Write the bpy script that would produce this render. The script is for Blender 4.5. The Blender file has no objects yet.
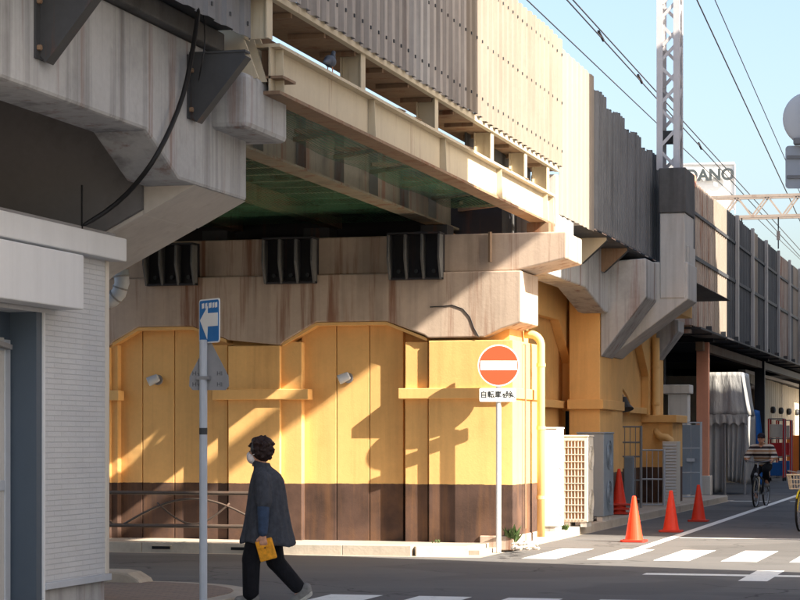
import bpy, bmesh, math, random
from mathutils import Vector, Matrix

# ---------------------------------------------------------------- camera, sky, sun
scene = bpy.context.scene
COL = scene.collection
FPX, TH, HC = 2200.0, math.radians(15.26), 1.55      # focal length in px of an 800 px wide picture, yaw, eye height
cd = bpy.data.cameras.new('camera'); cam = bpy.data.objects.new('camera', cd); COL.objects.link(cam)
cam.location = (0, 0, HC); cam.rotation_euler = (math.radians(90), 0, TH)
cd.sensor_fit = 'HORIZONTAL'; cd.sensor_width = 36; cd.lens = 36*FPX/800; cd.shift_y = 140/800
cd.clip_start = 0.1; cd.clip_end = 3000
scene.camera = cam
SUN = Vector((1, -.32, .735))                          # towards the sun
w = bpy.data.worlds.new('World'); scene.world = w; w.use_nodes = True
nt = w.node_tree; bg = nt.nodes['Background']
sky = nt.nodes.new('ShaderNodeTexSky'); sky.sky_type = 'NISHITA'; sky.sun_disc = False
sky.sun_elevation = math.asin(SUN.z/SUN.length); sky.sun_rotation = math.pi/2 - math.atan2(SUN.y, SUN.x)
sky.air_density = 1.0; sky.dust_density = 3.5; sky.ozone_density = 1.0
nt.links.new(sky.outputs[0], bg.inputs[0]); bg.inputs[1].default_value = 0.092
sl = bpy.data.lights.new('sun', 'SUN'); sl.energy = 5.0; sl.angle = math.radians(.4); sl.color = (1, .90, .76)
so = bpy.data.objects.new('sun', sl); COL.objects.link(so); so.location = (30, -8, 40)
so.rotation_euler = (-SUN).to_track_quat('-Z', 'Y').to_euler()
vs = scene.view_settings; vs.view_transform = 'Standard'; vs.look = 'None'; vs.gamma = 1; vs.exposure = 1.80
vs.use_curve_mapping = False
random.seed(7)
R = math.radians

# ---------------------------------------------------------------- pixel -> place
CT, ST = math.cos(TH), math.sin(TH)
def ray(px, py):
    a = (px-400)/FPX
    return -ST+CT*a, CT+ST*a, (440-py)/FPX
def onX(px, py, X):
    x, y, z = ray(px, py); d = X/x
    return Vector((X, y*d, HC+z*d))
def onY(px, py, Y):
    x, y, z = ray(px, py); d = Y/y
    return Vector((x*d, Y, HC+z*d))
def onZ(px, py, Z=0.0):
    x, y, z = ray(px, py); d = (Z-HC)/z
    return Vector((x*d, y*d, Z))
def onD(px, py, d):
    x, y, z = ray(px, py)
    return Vector((x*d, y*d, HC+z*d))
def xy_(px, Y): return onY(px, 440, Y).x               # X of a pixel column on plane Y
def yx_(px, X): return onX(px, 440, X).y               # Y of a pixel column on plane X
def polyY(pts, Y): return [(p.x, p.z) for p in (onY(a, b, Y) for a, b in pts)]

# ---------------------------------------------------------------- materials
def lin(c):
    return tuple(((v/255)/12.92 if v/255 <= .04045 else ((v/255+.055)/1.055)**2.4) for v in c)
def C4(c): return (c[0], c[1], c[2], 1)
class NT:
    def __init__(s, name):
        s.m = bpy.data.materials.new(name); s.m.use_nodes = True
        s.t = s.m.node_tree; s.b = s.t.nodes['Principled BSDF']; s.out = s.t.nodes['Material Output']
        s.tc = s.t.nodes.new('ShaderNodeTexCoord')
    def n(s, k): return s.t.nodes.new(k)
    def l(s, a, b): s.t.links.new(a, b)
    def noise(s, scale, detail=5, mp=None, rough=.55, world=False):
        v = s.tc.outputs['Object']
        if world:
            v = s.n('ShaderNodeNewGeometry').outputs['Position']
        if mp:
            q = s.n('ShaderNodeMapping'); q.inputs['Scale'].default_value = mp; s.l(v, q.inputs[0]); v = q.outputs[0]
        t = s.n('ShaderNodeTexNoise'); t.inputs['Scale'].default_value = scale
        t.inputs['Detail'].default_value = detail; t.inputs['Roughness'].default_value = rough
        s.l(v, t.inputs['Vector']); return t.outputs[0]
    def ramp(s, v, a, b, c0=(0,0,0), c1=(1,1,1)):
        r = s.n('ShaderNodeValToRGB'); r.color_ramp.elements[0].position = a; r.color_ramp.elements[1].position = b
        r.color_ramp.elements[0].color = C4(c0); r.color_ramp.elements[1].color = C4(c1)
        s.l(v, r.inputs[0]); return r.outputs[0]
    def math(s, op, a, b=None):
        m = s.n('ShaderNodeMath'); m.operation = op
        for i, v in enumerate((a, b)):
            if v is None: continue
            if isinstance(v, (int, float)): m.inputs[i].default_value = v
            else: s.l(v, m.inputs[i])
        return m.outputs[0]
    def mix(s, fac, a, b, mode='MIX'):
        m = s.n('ShaderNodeMix'); m.data_type = 'RGBA'; m.blend_type = mode
        for i, v in ((0, fac), (6, a), (7, b)):
            if isinstance(v, (int, float)): m.inputs[i].default_value = v
            elif isinstance(v, tuple): m.inputs[i].default_value = C4(v)
            else: s.l(v, m.inputs[i])
        return m.outputs[2]
    def bump(s, h, strength, dist=.01):
        b = s.n('ShaderNodeBump'); b.inputs['Strength'].default_value = strength; b.inputs['Distance'].default_value = dist
        s.l(h, b.inputs['Height']); s.l(b.outputs[0], s.b.inputs['Normal'])
RUST = lin((112, 62, 34)); SOOT = lin((52, 48, 46))
def mat(name, base, var=.18, streak=0, rust=0, rough=.8, bump=.15, metal=0, scale=1.2, soot=SOOT, rustcol=RUST,
        fine=30, band=None, stretch=.22, rust_t=.58, grime=0):
    k = NT(name)
    lo = tuple(max(0, c*(1-var)) for c in base); hi = tuple(min(1, c*(1+var)) for c in base)
    col = k.ramp(k.noise(scale, 7), .3, .7, lo, hi)
    col = k.mix(.35, col, k.ramp(k.noise(fine*.5, 4), .3, .75, lo, hi))
    if band:                                           # darker dado paint up to a height
        z, bc = band
        g = k.n('ShaderNodeSeparateXYZ'); k.l(k.n('ShaderNodeNewGeometry').outputs['Position'], g.inputs[0])
        e = k.math('ADD', g.outputs[2], k.math('MULTIPLY', k.math('SUBTRACT', k.noise(6, 6, rough=.7), .5), .03))
        f = k.math('LESS_THAN', e, z)
        blo = tuple(c*.65 for c in bc); bhi = tuple(c*1.5 for c in bc)
        col = k.mix(f, col, k.ramp(k.noise(2.2, 6), .3, .7, blo, bhi))
    if grime:
        f = k.math('MULTIPLY', k.ramp(k.noise(.9, 8, rough=.7), .5, .72), grime)
        col = k.mix(f, col, soot)
    if streak:
        patch = k.ramp(k.noise(.55, 5), .38, .66)          # streaks only run in some places
        f = k.math('MULTIPLY', k.ramp(k.noise(1, 7, (3.2, 3.2, stretch), rough=.62), .5, .8), streak)
        col = k.mix(f, col, soot)
        f = k.math('MULTIPLY', k.math('MULTIPLY', k.ramp(k.noise(1, 5, (9, 9, stretch*1.6), rough=.6), .52, .8), patch), streak)
        col = k.mix(f, col, soot)
    if rust:
        f = k.math('MULTIPLY', k.ramp(k.noise(1, 6, (4.3, 4.3, stretch*1.6), rough=.65), rust_t, rust_t+.12), rust)
        col = k.mix(f, col, rustcol)
    k.l(col, k.b.inputs['Base Color']); k.b.inputs['Roughness'].default_value = rough
    k.b.inputs['Metallic'].default_value = metal
    k.b.inputs['Specular IOR Level'].default_value = .3
    if bump: k.bump(k.noise(fine, 6), bump)
    return k.m
YEL = lin((228, 180, 114)); BROWN = lin((74, 56, 48))
CONC = lin((172, 173, 174))
M = {}
M['concrete'] = mat('weathered_concrete', CONC, .14, .85, .6, .9, .2, rust_t=.56, grime=.3, stretch=.11)
M['concrete_warm'] = mat('abutment_concrete', lin((182, 163, 146)), .10, .4, .75, .9, .2, rust_t=.54, stretch=.12, grime=.15)
M['concrete_pale'] = mat('pale_concrete', lin((192, 190, 186)), .08, .4, .12, .9, .2)
M['concrete_dark'] = mat('sooty_concrete', lin((92, 92, 92)), .25, .7, .05, .9, .3)
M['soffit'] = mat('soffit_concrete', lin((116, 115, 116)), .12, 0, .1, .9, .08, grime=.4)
M['pier_concrete'] = mat('pier_concrete', lin((196, 190, 182)), .10, .1, .15, .9, .06, grime=.2)
M['yellow'] = mat('ochre_wall_paint', YEL, .09, .38, 0, .8, .18, band=(.93, BROWN), soot=lin((160, 112, 66)), fine=45, grime=.22, scale=1.7)
M['yellow_plain'] = mat('ochre_paint', YEL, .08, .18, 0, .75, .12, soot=lin((130, 86, 46)))
M['steel_cream'] = mat('cream_steel_paint', lin((196, 184, 160)), .08, .2, .55, .55, .08, rust_t=.6, soot=lin((110, 90, 70)))
M['steel_tan'] = mat('tan_rusty_steel', lin((138, 114, 92)), .2, .3, .6, .7, .15, rust_t=.52)
M['steel_dark'] = mat('dark_steel', lin((62, 64, 67)), .2, .3, .5, .6, .1, rust_t=.58)
M['steel_black'] = mat('black_steel', lin((38, 38, 42)), .2, 0, .2, .6, .1)
M['steel_inner'] = mat('inner_girder_paint', lin((128, 124, 108)), .2, .5, .6, .7, .1, rust_t=.52)
M['sheet_a'] = mat('grey_corrugated_sheet', lin((168, 164, 160)), .12, .6, .22, .7, .1, stretch=.3, soot=lin((88, 80, 76)))
M['sheet_b'] = mat('brown_corrugated_sheet', lin((158, 151, 145)), .14, .7, .3, .7, .1, stretch=.3, soot=lin((80, 72, 68)))
M['sheet_c'] = mat('sun_toned_pale_sheet', lin((132, 122, 111)), .10, .5, .15, .7, .08, stretch=.3, soot=lin((96, 84, 72)))  # toned down for the sunlit bridge sheets; also the pale platform sheets
M['sheet_d'] = mat('dark_corrugated_sheet', lin((108, 110, 114)), .2, .8, .1, .65, .1, stretch=.3, soot=lin((50, 52, 56)))
M['sheet_f'] = mat('whitish_sheet', lin((140, 131, 120)), .06, .35, .1, .7, .06, stretch=.3, soot=lin((118, 106, 96)))
M['sheet_g'] = mat('sooty_sheet', lin((74, 76, 80)), .2, .8, .1, .65, .1, stretch=.3, soot=lin((36, 38, 42)))
M['gantry'] = mat('gantry_paint', lin((164, 150, 138)), .12, .2, .3, .6, .05)
M['door_blue'] = mat('blue_grey_door_frame', lin((72, 84, 97)), .06, .1, 0, .5, .03)
M['rail_brown'] = mat('brown_rail_paint', lin((90, 78, 70)), .12, .2, .2, .5, .05)
M['sheet_e'] = mat('rust_streaked_sheet', lin((150, 138, 128)), .15, .4, .9, .7, .1, rust_t=.5)
M['galv'] = mat('galvanised_steel', lin((176, 182, 190)), .08, .1, .03, .5, .04, metal=0)
M['galv_dark'] = mat('dull_galvanised_steel', lin((132, 132, 134)), .12, .2, .12, .55, .05, metal=0)
M['mast'] = mat('mast_grey_paint', lin((190, 188, 190)), .1, .1, .2, .6, .05)
M['black'] = mat('black_rubber', lin((22, 22, 24)), .2, 0, 0, .6, .1)
M['void'] = mat('painted_interior_shade', lin((30, 30, 32)), .2, 0, 0, .95, 0)  # near-black colour stands in for the shade under the platform
M['white'] = mat('white_paint', lin((212, 214, 216)), .04, .1, .03, .55, .03)
M['offwhite'] = mat('offwhite_plastic', lin((205, 198, 186)), .05, .15, .08, .6, .05)
M['redbrown'] = mat('salmon_primer_steel', lin((208, 146, 120)), .1, .15, .2, .6, .06)
M['pipe_yellow'] = mat('cream_yellow_pipe', lin((228, 186, 124)), .06, .1, 0, .5, .02, soot=lin((150, 110, 60)))
M['cone'] = mat('red_cone_plastic', lin((220, 58, 36)), .14, .35, 0, .5, .08, grime=.2, soot=lin((120, 40, 30)))
M['cone_faded'] = mat('orange_cone_plastic', lin((230, 70, 38)), .12, .25, 0, .5, .08, grime=.12, soot=lin((140, 60, 36)))
M['cone_base'] = mat('cone_base_plastic', lin((178, 52, 36)), .12, .1, 0, .6, .08)
M['grey_blue'] = mat('blue_grey_cabinet', lin((124, 136, 148)), .08, .15, .05, .5, .04)
M['cream_wall'] = mat('cream_sheet_wall', lin((206, 188, 158)), .06, .2, .05, .7, .05)
M['blue_tarp'] = mat('blue_tarpaulin', lin((30, 92, 160)), .2, 0, 0, .5, .2)
M['orange'] = mat('orange_board', lin((222, 130, 62)), .1, .1, 0, .6, .05)
M['red'] = mat('red_paint', lin((186, 40, 44)), .1, 0, 0, .5, .05)
M['curb'] = mat('kerb_stone', lin((176, 166, 152)), .14, .15, .05, .9, .3, grime=.3)
M['pave'] = mat('sidewalk_concrete', lin((172, 160, 146)), .12, 0, 0, .95, .3, scale=2.5, grime=.3)
M['brand_white'] = mat('sign_white', lin((236, 236, 232)), .02, 0, 0, .4, 0)
M['sign_red'] = mat('sign_red', lin((226, 74, 44)), .03, 0, 0, .4, 0)
M['sign_blue'] = mat('sign_blue', lin((36, 116, 184)), .08, .1, 0, .4, 0, soot=lin((120, 160, 190)))
M['sign_black'] = mat('sign_black', lin((28, 30, 32)), 0, 0, 0, .5, 0)
M['letter_grey'] = mat('grey_letter_metal', lin((70, 77, 80)), .05, 0, 0, .6, 0)
M['window'] = mat('window_glass', lin((70, 80, 88)), .1, 0, 0, .1, 0)
M['facade'] = mat('tan_building_tile', lin((206, 194, 178)), .08, .2, .05, .8, .1)
M['weed'] = mat('weed_leaf', (.06, .10, .03), .3, 0, 0, .6, 0)
M['litter'] = mat('pale_debris', lin((190, 176, 160)), .2, 0, 0, .8, .3)
M['pigeon'] = mat('pigeon_plumage', lin((70, 78, 92)), .25, 0, 0, .6, .1)
M['net'] = None

def mk_asphalt():
    k = NT('worn_asphalt')
    base = k.ramp(k.noise(.35, 8, rough=.6), .3, .7, (.095, .093, .091), (.14, .136, .131))
    base = k.mix(.5, base, k.ramp(k.noise(120, 3), .3, .7, (.06, .06, .06), (.20, .195, .19)))
    f = k.math('MULTIPLY', k.ramp(k.noise(1, 6, (.25, 2.2, 1)), .52, .7), .35)
    base = k.mix(f, base, (.18, .17, .16))
    f = k.math('MULTIPLY', k.ramp(k.noise(.22, 2), .52, .54), .35)           # repaired patches
    base = k.mix(f, base, (.065, .064, .063))
    vo = k.n('ShaderNodeTexVoronoi'); vo.feature = 'DISTANCE_TO_EDGE'; vo.inputs['Scale'].default_value = .5
    wv = k.n('ShaderNodeVectorMath'); wv.operation = 'ADD'
    nz = k.n('ShaderNodeTexNoise'); nz.inputs['Scale'].default_value = 1.6; nz.inputs['Detail'].default_value = 6
    k.l(k.tc.outputs['Object'], nz.inputs['Vector']); k.l(k.tc.outputs['Object'], wv.inputs[0]); k.l(nz.outputs[1], wv.inputs[1]); k.l(wv.outputs[0], vo.inputs['Vector'])
    f = k.math('MULTIPLY', k.ramp(vo.outputs['Distance'], .004, .014, (1, 1, 1), (0, 0, 0)), k.ramp(k.noise(.3, 3), .48, .6))
    base = k.mix(k.math('MULTIPLY', f, .75), base, (.03, .03, .03))
    f = k.math('MULTIPLY', k.ramp(k.noise(1.9, 4), .66, .74), .5)              # oil spots
    base = k.mix(f, base, (.05, .048, .046))
    k.l(base, k.b.inputs['Base Color']); k.b.inputs['Roughness'].default_value = .9
    k.b.inputs['Specular IOR Level'].default_value = .25
    k.bump(k.noise(140, 4), .5, .006)
    return k.m
M['asphalt'] = mk_asphalt()
def mk_marking():
    k = NT('worn_road_paint')
    wear = k.ramp(k.noise(7, 10, rough=.8), .54, .68)
    col = k.mix(k.math('MULTIPLY', wear, .7), lin((226, 226, 220)), (.14, .135, .13))
    col = k.mix(.2, col, k.ramp(k.noise(60, 4), .3, .7, (.45, .45, .43), (.85, .85, .83)))
    k.l(col, k.b.inputs['Base Color']); k.b.inputs['Roughness'].default_value = .75
    k.bump(k.noise(140, 4), .4, .004)
    return k.m
M['marking'] = mk_marking()
def mk_brick(name, c1, c2, mortar, scale, bw, rh, ms, rough=.8, bump=.5, rot=None, off=.5):
    k = NT(name)
    q = k.n('ShaderNodeCombineXYZ'); g = k.n('ShaderNodeSeparateXYZ'); k.l(k.tc.outputs['Object'], g.inputs[0])
    i0, i1 = (1, 2) if rot else (0, 1)
    k.l(g.outputs[i0], q.inputs[0]); k.l(g.outputs[i1], q.inputs[1])
    t = k.n('ShaderNodeTexBrick'); k.l(q.outputs[0], t.inputs['Vector'])
    t.offset = off
    t.inputs['Color1'].default_value = C4(c1); t.inputs['Color2'].default_value = C4(c2); t.inputs['Mortar'].default_value = C4(mortar)
    t.inputs['Scale'].default_value = scale; t.inputs['Brick Width'].default_value = bw; t.inputs['Row Height'].default_value = rh
    t.inputs['Mortar Size'].default_value = ms; t.inputs['Mortar Smooth'].default_value = .3
    col = k.mix(.3, t.outputs[0], k.ramp(k.noise(3, 6), .3, .7, tuple(c*.75 for c in c1), c1))
    k.l(col, k.b.inputs['Base Color']); k.b.inputs['Roughness'].default_value = rough
    inv = k.math('SUBTRACT', 1.0, t.outputs[1])
    h = k.math('ADD', inv, k.math('MULTIPLY', k.noise(55, 5), .7))
    k.bump(h, bump, .006)
    return k.m
# wall in the YZ plane: turn it so that brick rows follow Z
M['siding'] = mk_brick('white_split_brick_siding', lin((198, 200, 202)), lin((192, 194, 197)), lin((172, 175, 179)), 1, .30, .045, .005, .6, .7,
                       rot=(R(90), 0, R(90)))
M['tile'] = mk_brick('sidewalk_block_paving', lin((142, 122, 108)), lin((124, 112, 102)), lin((92, 86, 80)), 1, .2, .1, .008, .9, .6)
def mk_net():
    k = NT('green_safety_net')
    col = k.ramp(k.noise(1.4, 5), .3, .7, lin((26, 84, 56)), lin((58, 118, 84)))
    k.l(col, k.b.inputs['Base Color']); k.b.inputs['Roughness'].default_value = .8
    tr = k.n('ShaderNodeBsdfTransparent'); mx = k.n('ShaderNodeMixShader')
    g = k.n('ShaderNodeSeparateXYZ'); k.l(k.tc.outputs['Object'], g.inputs[0])
    gx = k.math('LESS_THAN', k.math('FRACT', k.math('MULTIPLY', g.outputs[0], 19)), .28)
    gy = k.math('LESS_THAN', k.math('FRACT', k.math('MULTIPLY', g.outputs[1], 19)), .28)
    al = k.math('ADD', k.math('MULTIPLY', k.math('MAXIMUM', gx, gy), .6), k.math('MULTIPLY', k.ramp(k.noise(1.7, 6, rough=.7), .35, .7), .35))
    k.l(al, mx.inputs[0])
    k.l(tr.outputs[0], mx.inputs[1]); k.l(k.b.outputs[0], mx.inputs[2]); k.l(mx.outputs[0], k.out.inputs[0])
    return k.m
M['net'] = mk_net()
def mk_tarp():
    k = NT('grey_translucent_tarpaulin')
    col = k.ramp(k.noise(1.2, 7, (1, 1, .5)), .3, .7, lin((128, 130, 132)), lin((168, 166, 162)))
    k.l(col, k.b.inputs['Base Color']); k.b.inputs['Roughness'].default_value = .5
    k.bump(k.noise(2.2, 5, (3, 3, .8)), .8, .06)
    return k.m
M['tarp'] = mk_tarp()
def flat(name, c, rough=.7, bump=.2, fine=120):
    k = NT(name)
    lo = tuple(v*.75 for v in c); hi = tuple(min(1, v*1.25) for v in c)
    k.l(k.ramp(k.noise(fine*.25, 5), .3, .7, lo, hi), k.b.inputs['Base Color'])
    k.b.inputs['Roughness'].default_value = rough; k.b.inputs['Specular IOR Level'].default_value = .25
    if bump: k.bump(k.noise(fine, 5), bump, .004)
    return k.m
M['skin'] = flat('skin', lin((206, 152, 122)), .55, .05)
M['hair'] = flat('dark_brown_hair', lin((46, 30, 26)), .5, 1.0, 170)
def mk_cloth(name, c):
    k = NT(name)
    k.l(k.ramp(k.noise(20, 5), .3, .7, tuple(v*.8 for v in c), tuple(v*1.2 for v in c)), k.b.inputs['Base Color'])
    k.b.inputs['Roughness'].default_value = .9; k.b.inputs['Specular IOR Level'].default_value = .2
    k.bump(k.noise(1, 5, (16, 16, 3.5), rough=.55), 1.0, .03)
    return k.m
M['jacket'] = mk_cloth('charcoal_jacket_cloth', lin((66, 68, 74)))
M['trousers'] = mk_cloth('black_trouser_cloth', lin((26, 26, 30)))
M['shirt'] = flat('navy_sleeve_cloth', lin((56, 70, 92)), .85, .4, 90)
M['shoe'] = flat('grey_shoe', lin((120, 118, 114)), .7, .3)
M['sole'] = flat('pale_shoe_sole', lin((180, 176, 168)), .7, .1)
M['mask'] = flat('white_face_mask', lin((226, 216, 210)), .8, .1)
M['pouch'] = flat('mustard_pouch', lin((226, 152, 36)), .6, .2)
M['cap'] = flat('dark_cap', lin((44, 34, 42)), .8, .2)
M['bike_dark'] = flat('dark_bicycle_paint', lin((40, 40, 44)), .4, 0)
M['bike_beige'] = flat('beige_bicycle_paint', lin((190, 176, 150)), .4, 0)
M['bike_yellow'] = flat('yellow_bicycle_paint', lin((232, 206, 40)), .4, 0)
M['basket'] = flat('pale_basket', lin((210, 196, 168)), .7, .2)
M['eye'] = flat('dark_eye', (.01, .01, .01), .3, 0)
def mk_stripes():
    k = NT('striped_sweater_knit')
    g = k.n('ShaderNodeSeparateXYZ'); k.l(k.tc.outputs['Object'], g.inputs[0])
    f = k.math('FRACT', k.math('MULTIPLY', k.math('ADD', g.outputs[2], k.math('MULTIPLY', k.noise(3, 2), .02)), 6.2))
    r = k.n('ShaderNodeValToRGB'); k.l(f, r.inputs[0]); r.color_ramp.interpolation = 'CONSTANT'
    e = r.color_ramp.elements; e[0].position = 0; e[0].color = C4(lin((52, 40, 40))); e[1].position = .34; e[1].color = C4(lin((206, 188, 168)))
    q = e.new(.62); q.color = C4(lin((168, 120, 76))); q = e.new(.82); q.color = C4(lin((214, 204, 190)))
    k.l(r.outputs[0], k.b.inputs['Base Color']); k.b.inputs['Roughness'].default_value = .9
    return k.m
M['stripes'] = mk_stripes()

# ---------------------------------------------------------------- mesh builder
class MB:
    def __init__(s): s.v = []; s.f = []
    def add(s, vs, fs):
        n = len(s.v); s.v += [tuple(p) for p in vs]; s.f += [tuple(i+n for i in f) for f in fs]; return s
    def box(s, x0, x1, y0, y1, z0, z1):
        v = [(x, y, z) for x in (x0, x1) for y in (y0, y1) for z in (z0, z1)]
        return s.add(v, [(0,1,3,2), (4,6,7,5), (0,4,5,1), (2,3,7,6), (0,2,6,4), (1,5,7,3)])
    def prism(s, poly, axis, a0, a1):
        def P(p, a):
            return {'y': (p[0], a, p[1]), 'x': (a, p[0], p[1]), 'z': (p[0], p[1], a)}[axis]
        n = len(poly); v = [P(p, a0) for p in poly]+[P(p, a1) for p in poly]
        f = [tuple(range(n)), tuple(range(2*n-1, n-1, -1))]+[(i, (i+1) % n, n+(i+1) % n, n+i) for i in range(n)]
        return s.add(v, f)
    def loft(s, rings, cap=True, closed=False):
        n = len(rings[0]); v = [p for r in rings for p in r]; f = []
        m = len(rings)
        for i in range(m if closed else m-1):
            for j in range(n):
                a = i*n; b = ((i+1) % m)*n
                f.append((a+j, a+(j+1) % n, b+(j+1) % n, b+j))
        if cap and not closed: f += [tuple(range(n-1, -1, -1)), tuple((m-1)*n+j for j in range(n))]
        return s.add(v, f)
    def tube(s, pts, r, n=8, closed=False):
        pts = [Vector(p) for p in pts]; m = len(pts); rings = []
        rs = r if isinstance(r, (list, tuple)) else [r]*m
        up = None
        for i, p in enumerate(pts):
            a = pts[i-1] if (i > 0 or closed) else p; b = pts[(i+1) % m] if (i < m-1 or closed) else p
            t = (b-a).normalized()
            if up is None: up = t.orthogonal().normalized()
            up = (up-t*up.dot(t)); up = up.normalized() if up.length > 1e-6 else t.orthogonal().normalized()
            sd = t.cross(up)
            rings.append([p+(up*math.cos(2*math.pi*j/n)+sd*math.sin(2*math.pi*j/n))*rs[i] for j in range(n)])
        return s.loft(rings, True, closed)
    def bar(s, a, b, wd, ht, up=(0,0,1)):
        a, b = Vector(a), Vector(b); t = (b-a).normalized(); up = Vector(up)
        if abs(t.dot(up)) > .98: up = Vector((1,0,0))
        sd = t.cross(up).normalized()*wd/2; u = sd.cross(t).normalized()*ht/2
        v = [p+q for p in (a, b) for q in (-sd-u, sd-u, sd+u, -sd+u)]
        return s.add(v, [(0,3,2,1), (4,5,6,7)]+[(i, (i+1) % 4, 4+(i+1) % 4, 4+i) for i in range(4)])
    def ball(s, c, r, seg=12, rg=8, rot=None):
        c = Vector(c); r = r if isinstance(r, (tuple, list)) else (r, r, r)
        rings = []
        for i in range(1, rg):
            th = math.pi*i/rg
            ring = []
            for j in range(seg):
                q = Vector((r[0]*math.sin(th)*math.cos(2*math.pi*j/seg), r[1]*math.sin(th)*math.sin(2*math.pi*j/seg), r[2]*math.cos(th)))
                if rot: q = rot @ q
                ring.append(c+q)
            rings.append(ring)
        return s.loft(rings)
    def capsule(s, p0, r0, p1, r1, n=12):
        p0, p1 = Vector(p0), Vector(p1); t = (p1-p0).normalized()
        pts = []; rs = []
        for k in (-.96, -.7, -.35): pts.append(p0+t*r0*k); rs.append(r0*math.sqrt(1-k*k))
        for i in range(5): u = i/4; pts.append(p0.lerp(p1, u)); rs.append(r0+(r1-r0)*u)
        for k in (.35, .7, .96): pts.append(p1+t*r1*k); rs.append(r1*math.sqrt(1-k*k))
        return s.tube(pts, rs, n)
    def build(s, name, m, parent=None, smooth=False, bevel=0, local=False, remesh=0, smoothit=0, subd=0, kind=None, solid=0):
        me = bpy.data.meshes.new(name); me.from_pydata(s.v, [], s.f); me.update()
        bm = bmesh.new(); bm.from_mesh(me); bmesh.ops.recalc_face_normals(bm, faces=bm.faces); bm.to_mesh(me); bm.free()
        me.materials.append(M[m] if isinstance(m, str) else m)
        if smooth or remesh: me.polygons.foreach_set('use_smooth', [True]*len(me.polygons))
        o = bpy.data.objects.new(name, me); COL.objects.link(o)
        if parent:
            o.parent = parent
            if not local: o.matrix_parent_inverse = chain_inv(parent)
        if solid: q = o.modifiers.new('thickness', 'SOLIDIFY'); q.thickness = solid; q.offset = 0
        if remesh: q = o.modifiers.new('remesh', 'REMESH'); q.mode = 'VOXEL'; q.voxel_size = remesh; q.use_smooth_shade = True
        if smoothit: q = o.modifiers.new('smooth', 'SMOOTH'); q.iterations = smoothit; q.factor = .5
        if subd: q = o.modifiers.new('subsurf', 'SUBSURF'); q.levels = q.render_levels = subd
        if bevel: q = o.modifiers.new('bevel', 'BEVEL'); q.width = bevel; q.segments = 2; q.limit_method = 'ANGLE'; q.angle_limit = R(35)
        if kind: o['kind'] = kind
        return o
def chain_inv(p):                                      # meshes are written in world coordinates
    return Matrix.Translation(-p.location) if p.parent is None else Matrix.Identity(4)
def tag(o, label, cat, group=None):
    o['label'] = label; o['category'] = cat
    if group: o['group'] = group
    return o
def thing(name, label, cat, loc=(0,0,0), rz=0, group=None):
    o = bpy.data.objects.new(name, None); COL.objects.link(o); o.empty_display_size = .2
    o.location = loc; o.rotation_euler = (0, 0, rz)
    return tag(o, label, cat, group)
def structure(o): o['kind'] = 'structure'; return o
def copy_tree(o, parent=None):
    c = o.copy(); COL.objects.link(c); c.parent = parent
    for ch in [x for x in bpy.data.objects if x.parent == o]: copy_tree(ch, c)
    return c
def text_part(body, size, m, parent, place, extrude=.002, name='lettering', local=False, sx=1, bold=0, thick=0):
    cu = bpy.data.curves.new('t', 'FONT'); cu.body = body; cu.size = size; cu.extrude = extrude; cu.align_x = 'CENTER'; cu.align_y = 'CENTER'
    cu.offset = bold
    t = bpy.data.objects.new('t', cu); COL.objects.link(t); bpy.context.view_layer.update()
    me = bpy.data.meshes.new_from_object(t.evaluated_get(bpy.context.evaluated_depsgraph_get()))
    bpy.data.objects.remove(t)
    if thick:                                          # heavier strokes: the same glyphs laid side by side
        bm = bmesh.new()
        for i, (dx, dy) in enumerate(((-1, 0), (1, 0), (0, 1), (0, -1), (0, 0))):
            c_ = me.copy(); c_.transform(Matrix.Translation((dx*thick, dy*thick, i*.0002))); bm.from_mesh(c_); bpy.data.meshes.remove(c_)
        bm.to_mesh(me); bm.free()
    me.transform(place @ Matrix.Diagonal((sx, 1, 1, 1)))
    me.materials.clear(); me.materials.append(M[m])
    o = bpy.data.objects.new(name, me); COL.objects.link(o); o.parent = parent
    if not local: o.matrix_parent_inverse = chain_inv(parent)
    return o
def box(x0, x1, y0, y1, z0, z1): return MB().box(x0, x1, y0, y1, z0, z1)
def circle(cx, cy, r, n=32): return [(cx+r*math.cos(2*math.pi*i/n), cy+r*math.sin(2*math.pi*i/n)) for i in range(n)]

XV = -6.5          # outer face of the bridge girder and track fences
YW = 29.82         # front of the abutment
GL = 4.80          # underside of the girder
# ================================================================ THE SETTING
structure(MB().add([(-400,-200,-.004), (400,-200,-.004), (400,900,-.004), (-400,900,-.004)], [(0,1,2,3)]).build('ground', 'pave'))
structure(MB().add([(-60,-30,0), (2.6,-30,0), (2.6,200,0), (-14,200,0), (-14,57,0), (-6.6,57,0), (-6.6,28.2,0), (-60,28.2,0)], [(0,1,2,3,4,5,6,7)]).build('road', 'asphalt'))
structure(MB().add([(2.6,22.0,0), (60,22.0,0), (60,29.0,0), (2.6,29.0,0)], [(0,1,2,3)]).build('side_road', 'asphalt'))
# far pavement along the abutment and the yellow viaduct
far_walk = structure(MB().prism([(-40,28.62), (-7.6,28.62), (-6.95,28.9), (-6.85,29.6), (-6.82,57.2), (-9.6,57.2), (-9.6,30.3), (-40,30.3)], 'z', -.05, .12).build('pavement', 'pave', bevel=.01))
def kerb_stones(parent, a, b, n_len, wd, h, z0=-.05):
    a, b = Vector(a), Vector(b); L = (b-a).length; t = (b-a)/L; n = max(1, round(L/n_len)); step = L/n
    sd = Vector((-t.y, t.x, 0))*wd/2
    for i in range(n):
        p = a+t*(i*step+.002); q = a+t*((i+1)*step-.002); dz = random.uniform(-.003, .003)
        mb = MB(); mb.prism([(v.x, v.y) for v in (p-sd, q-sd, q+sd, p+sd)], 'z', z0, h+dz)
        mb.build('kerb_stone', 'curb', parent, bevel=.008)
kerb_stones(far_walk, (-24, 28.52, 0), (-7.6, 28.52, 0), .98, .19, .135)
kerb_stones(far_walk, (-7.58, 28.53, 0), (-6.92, 28.82, 0), .6, .19, .12)
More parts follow.
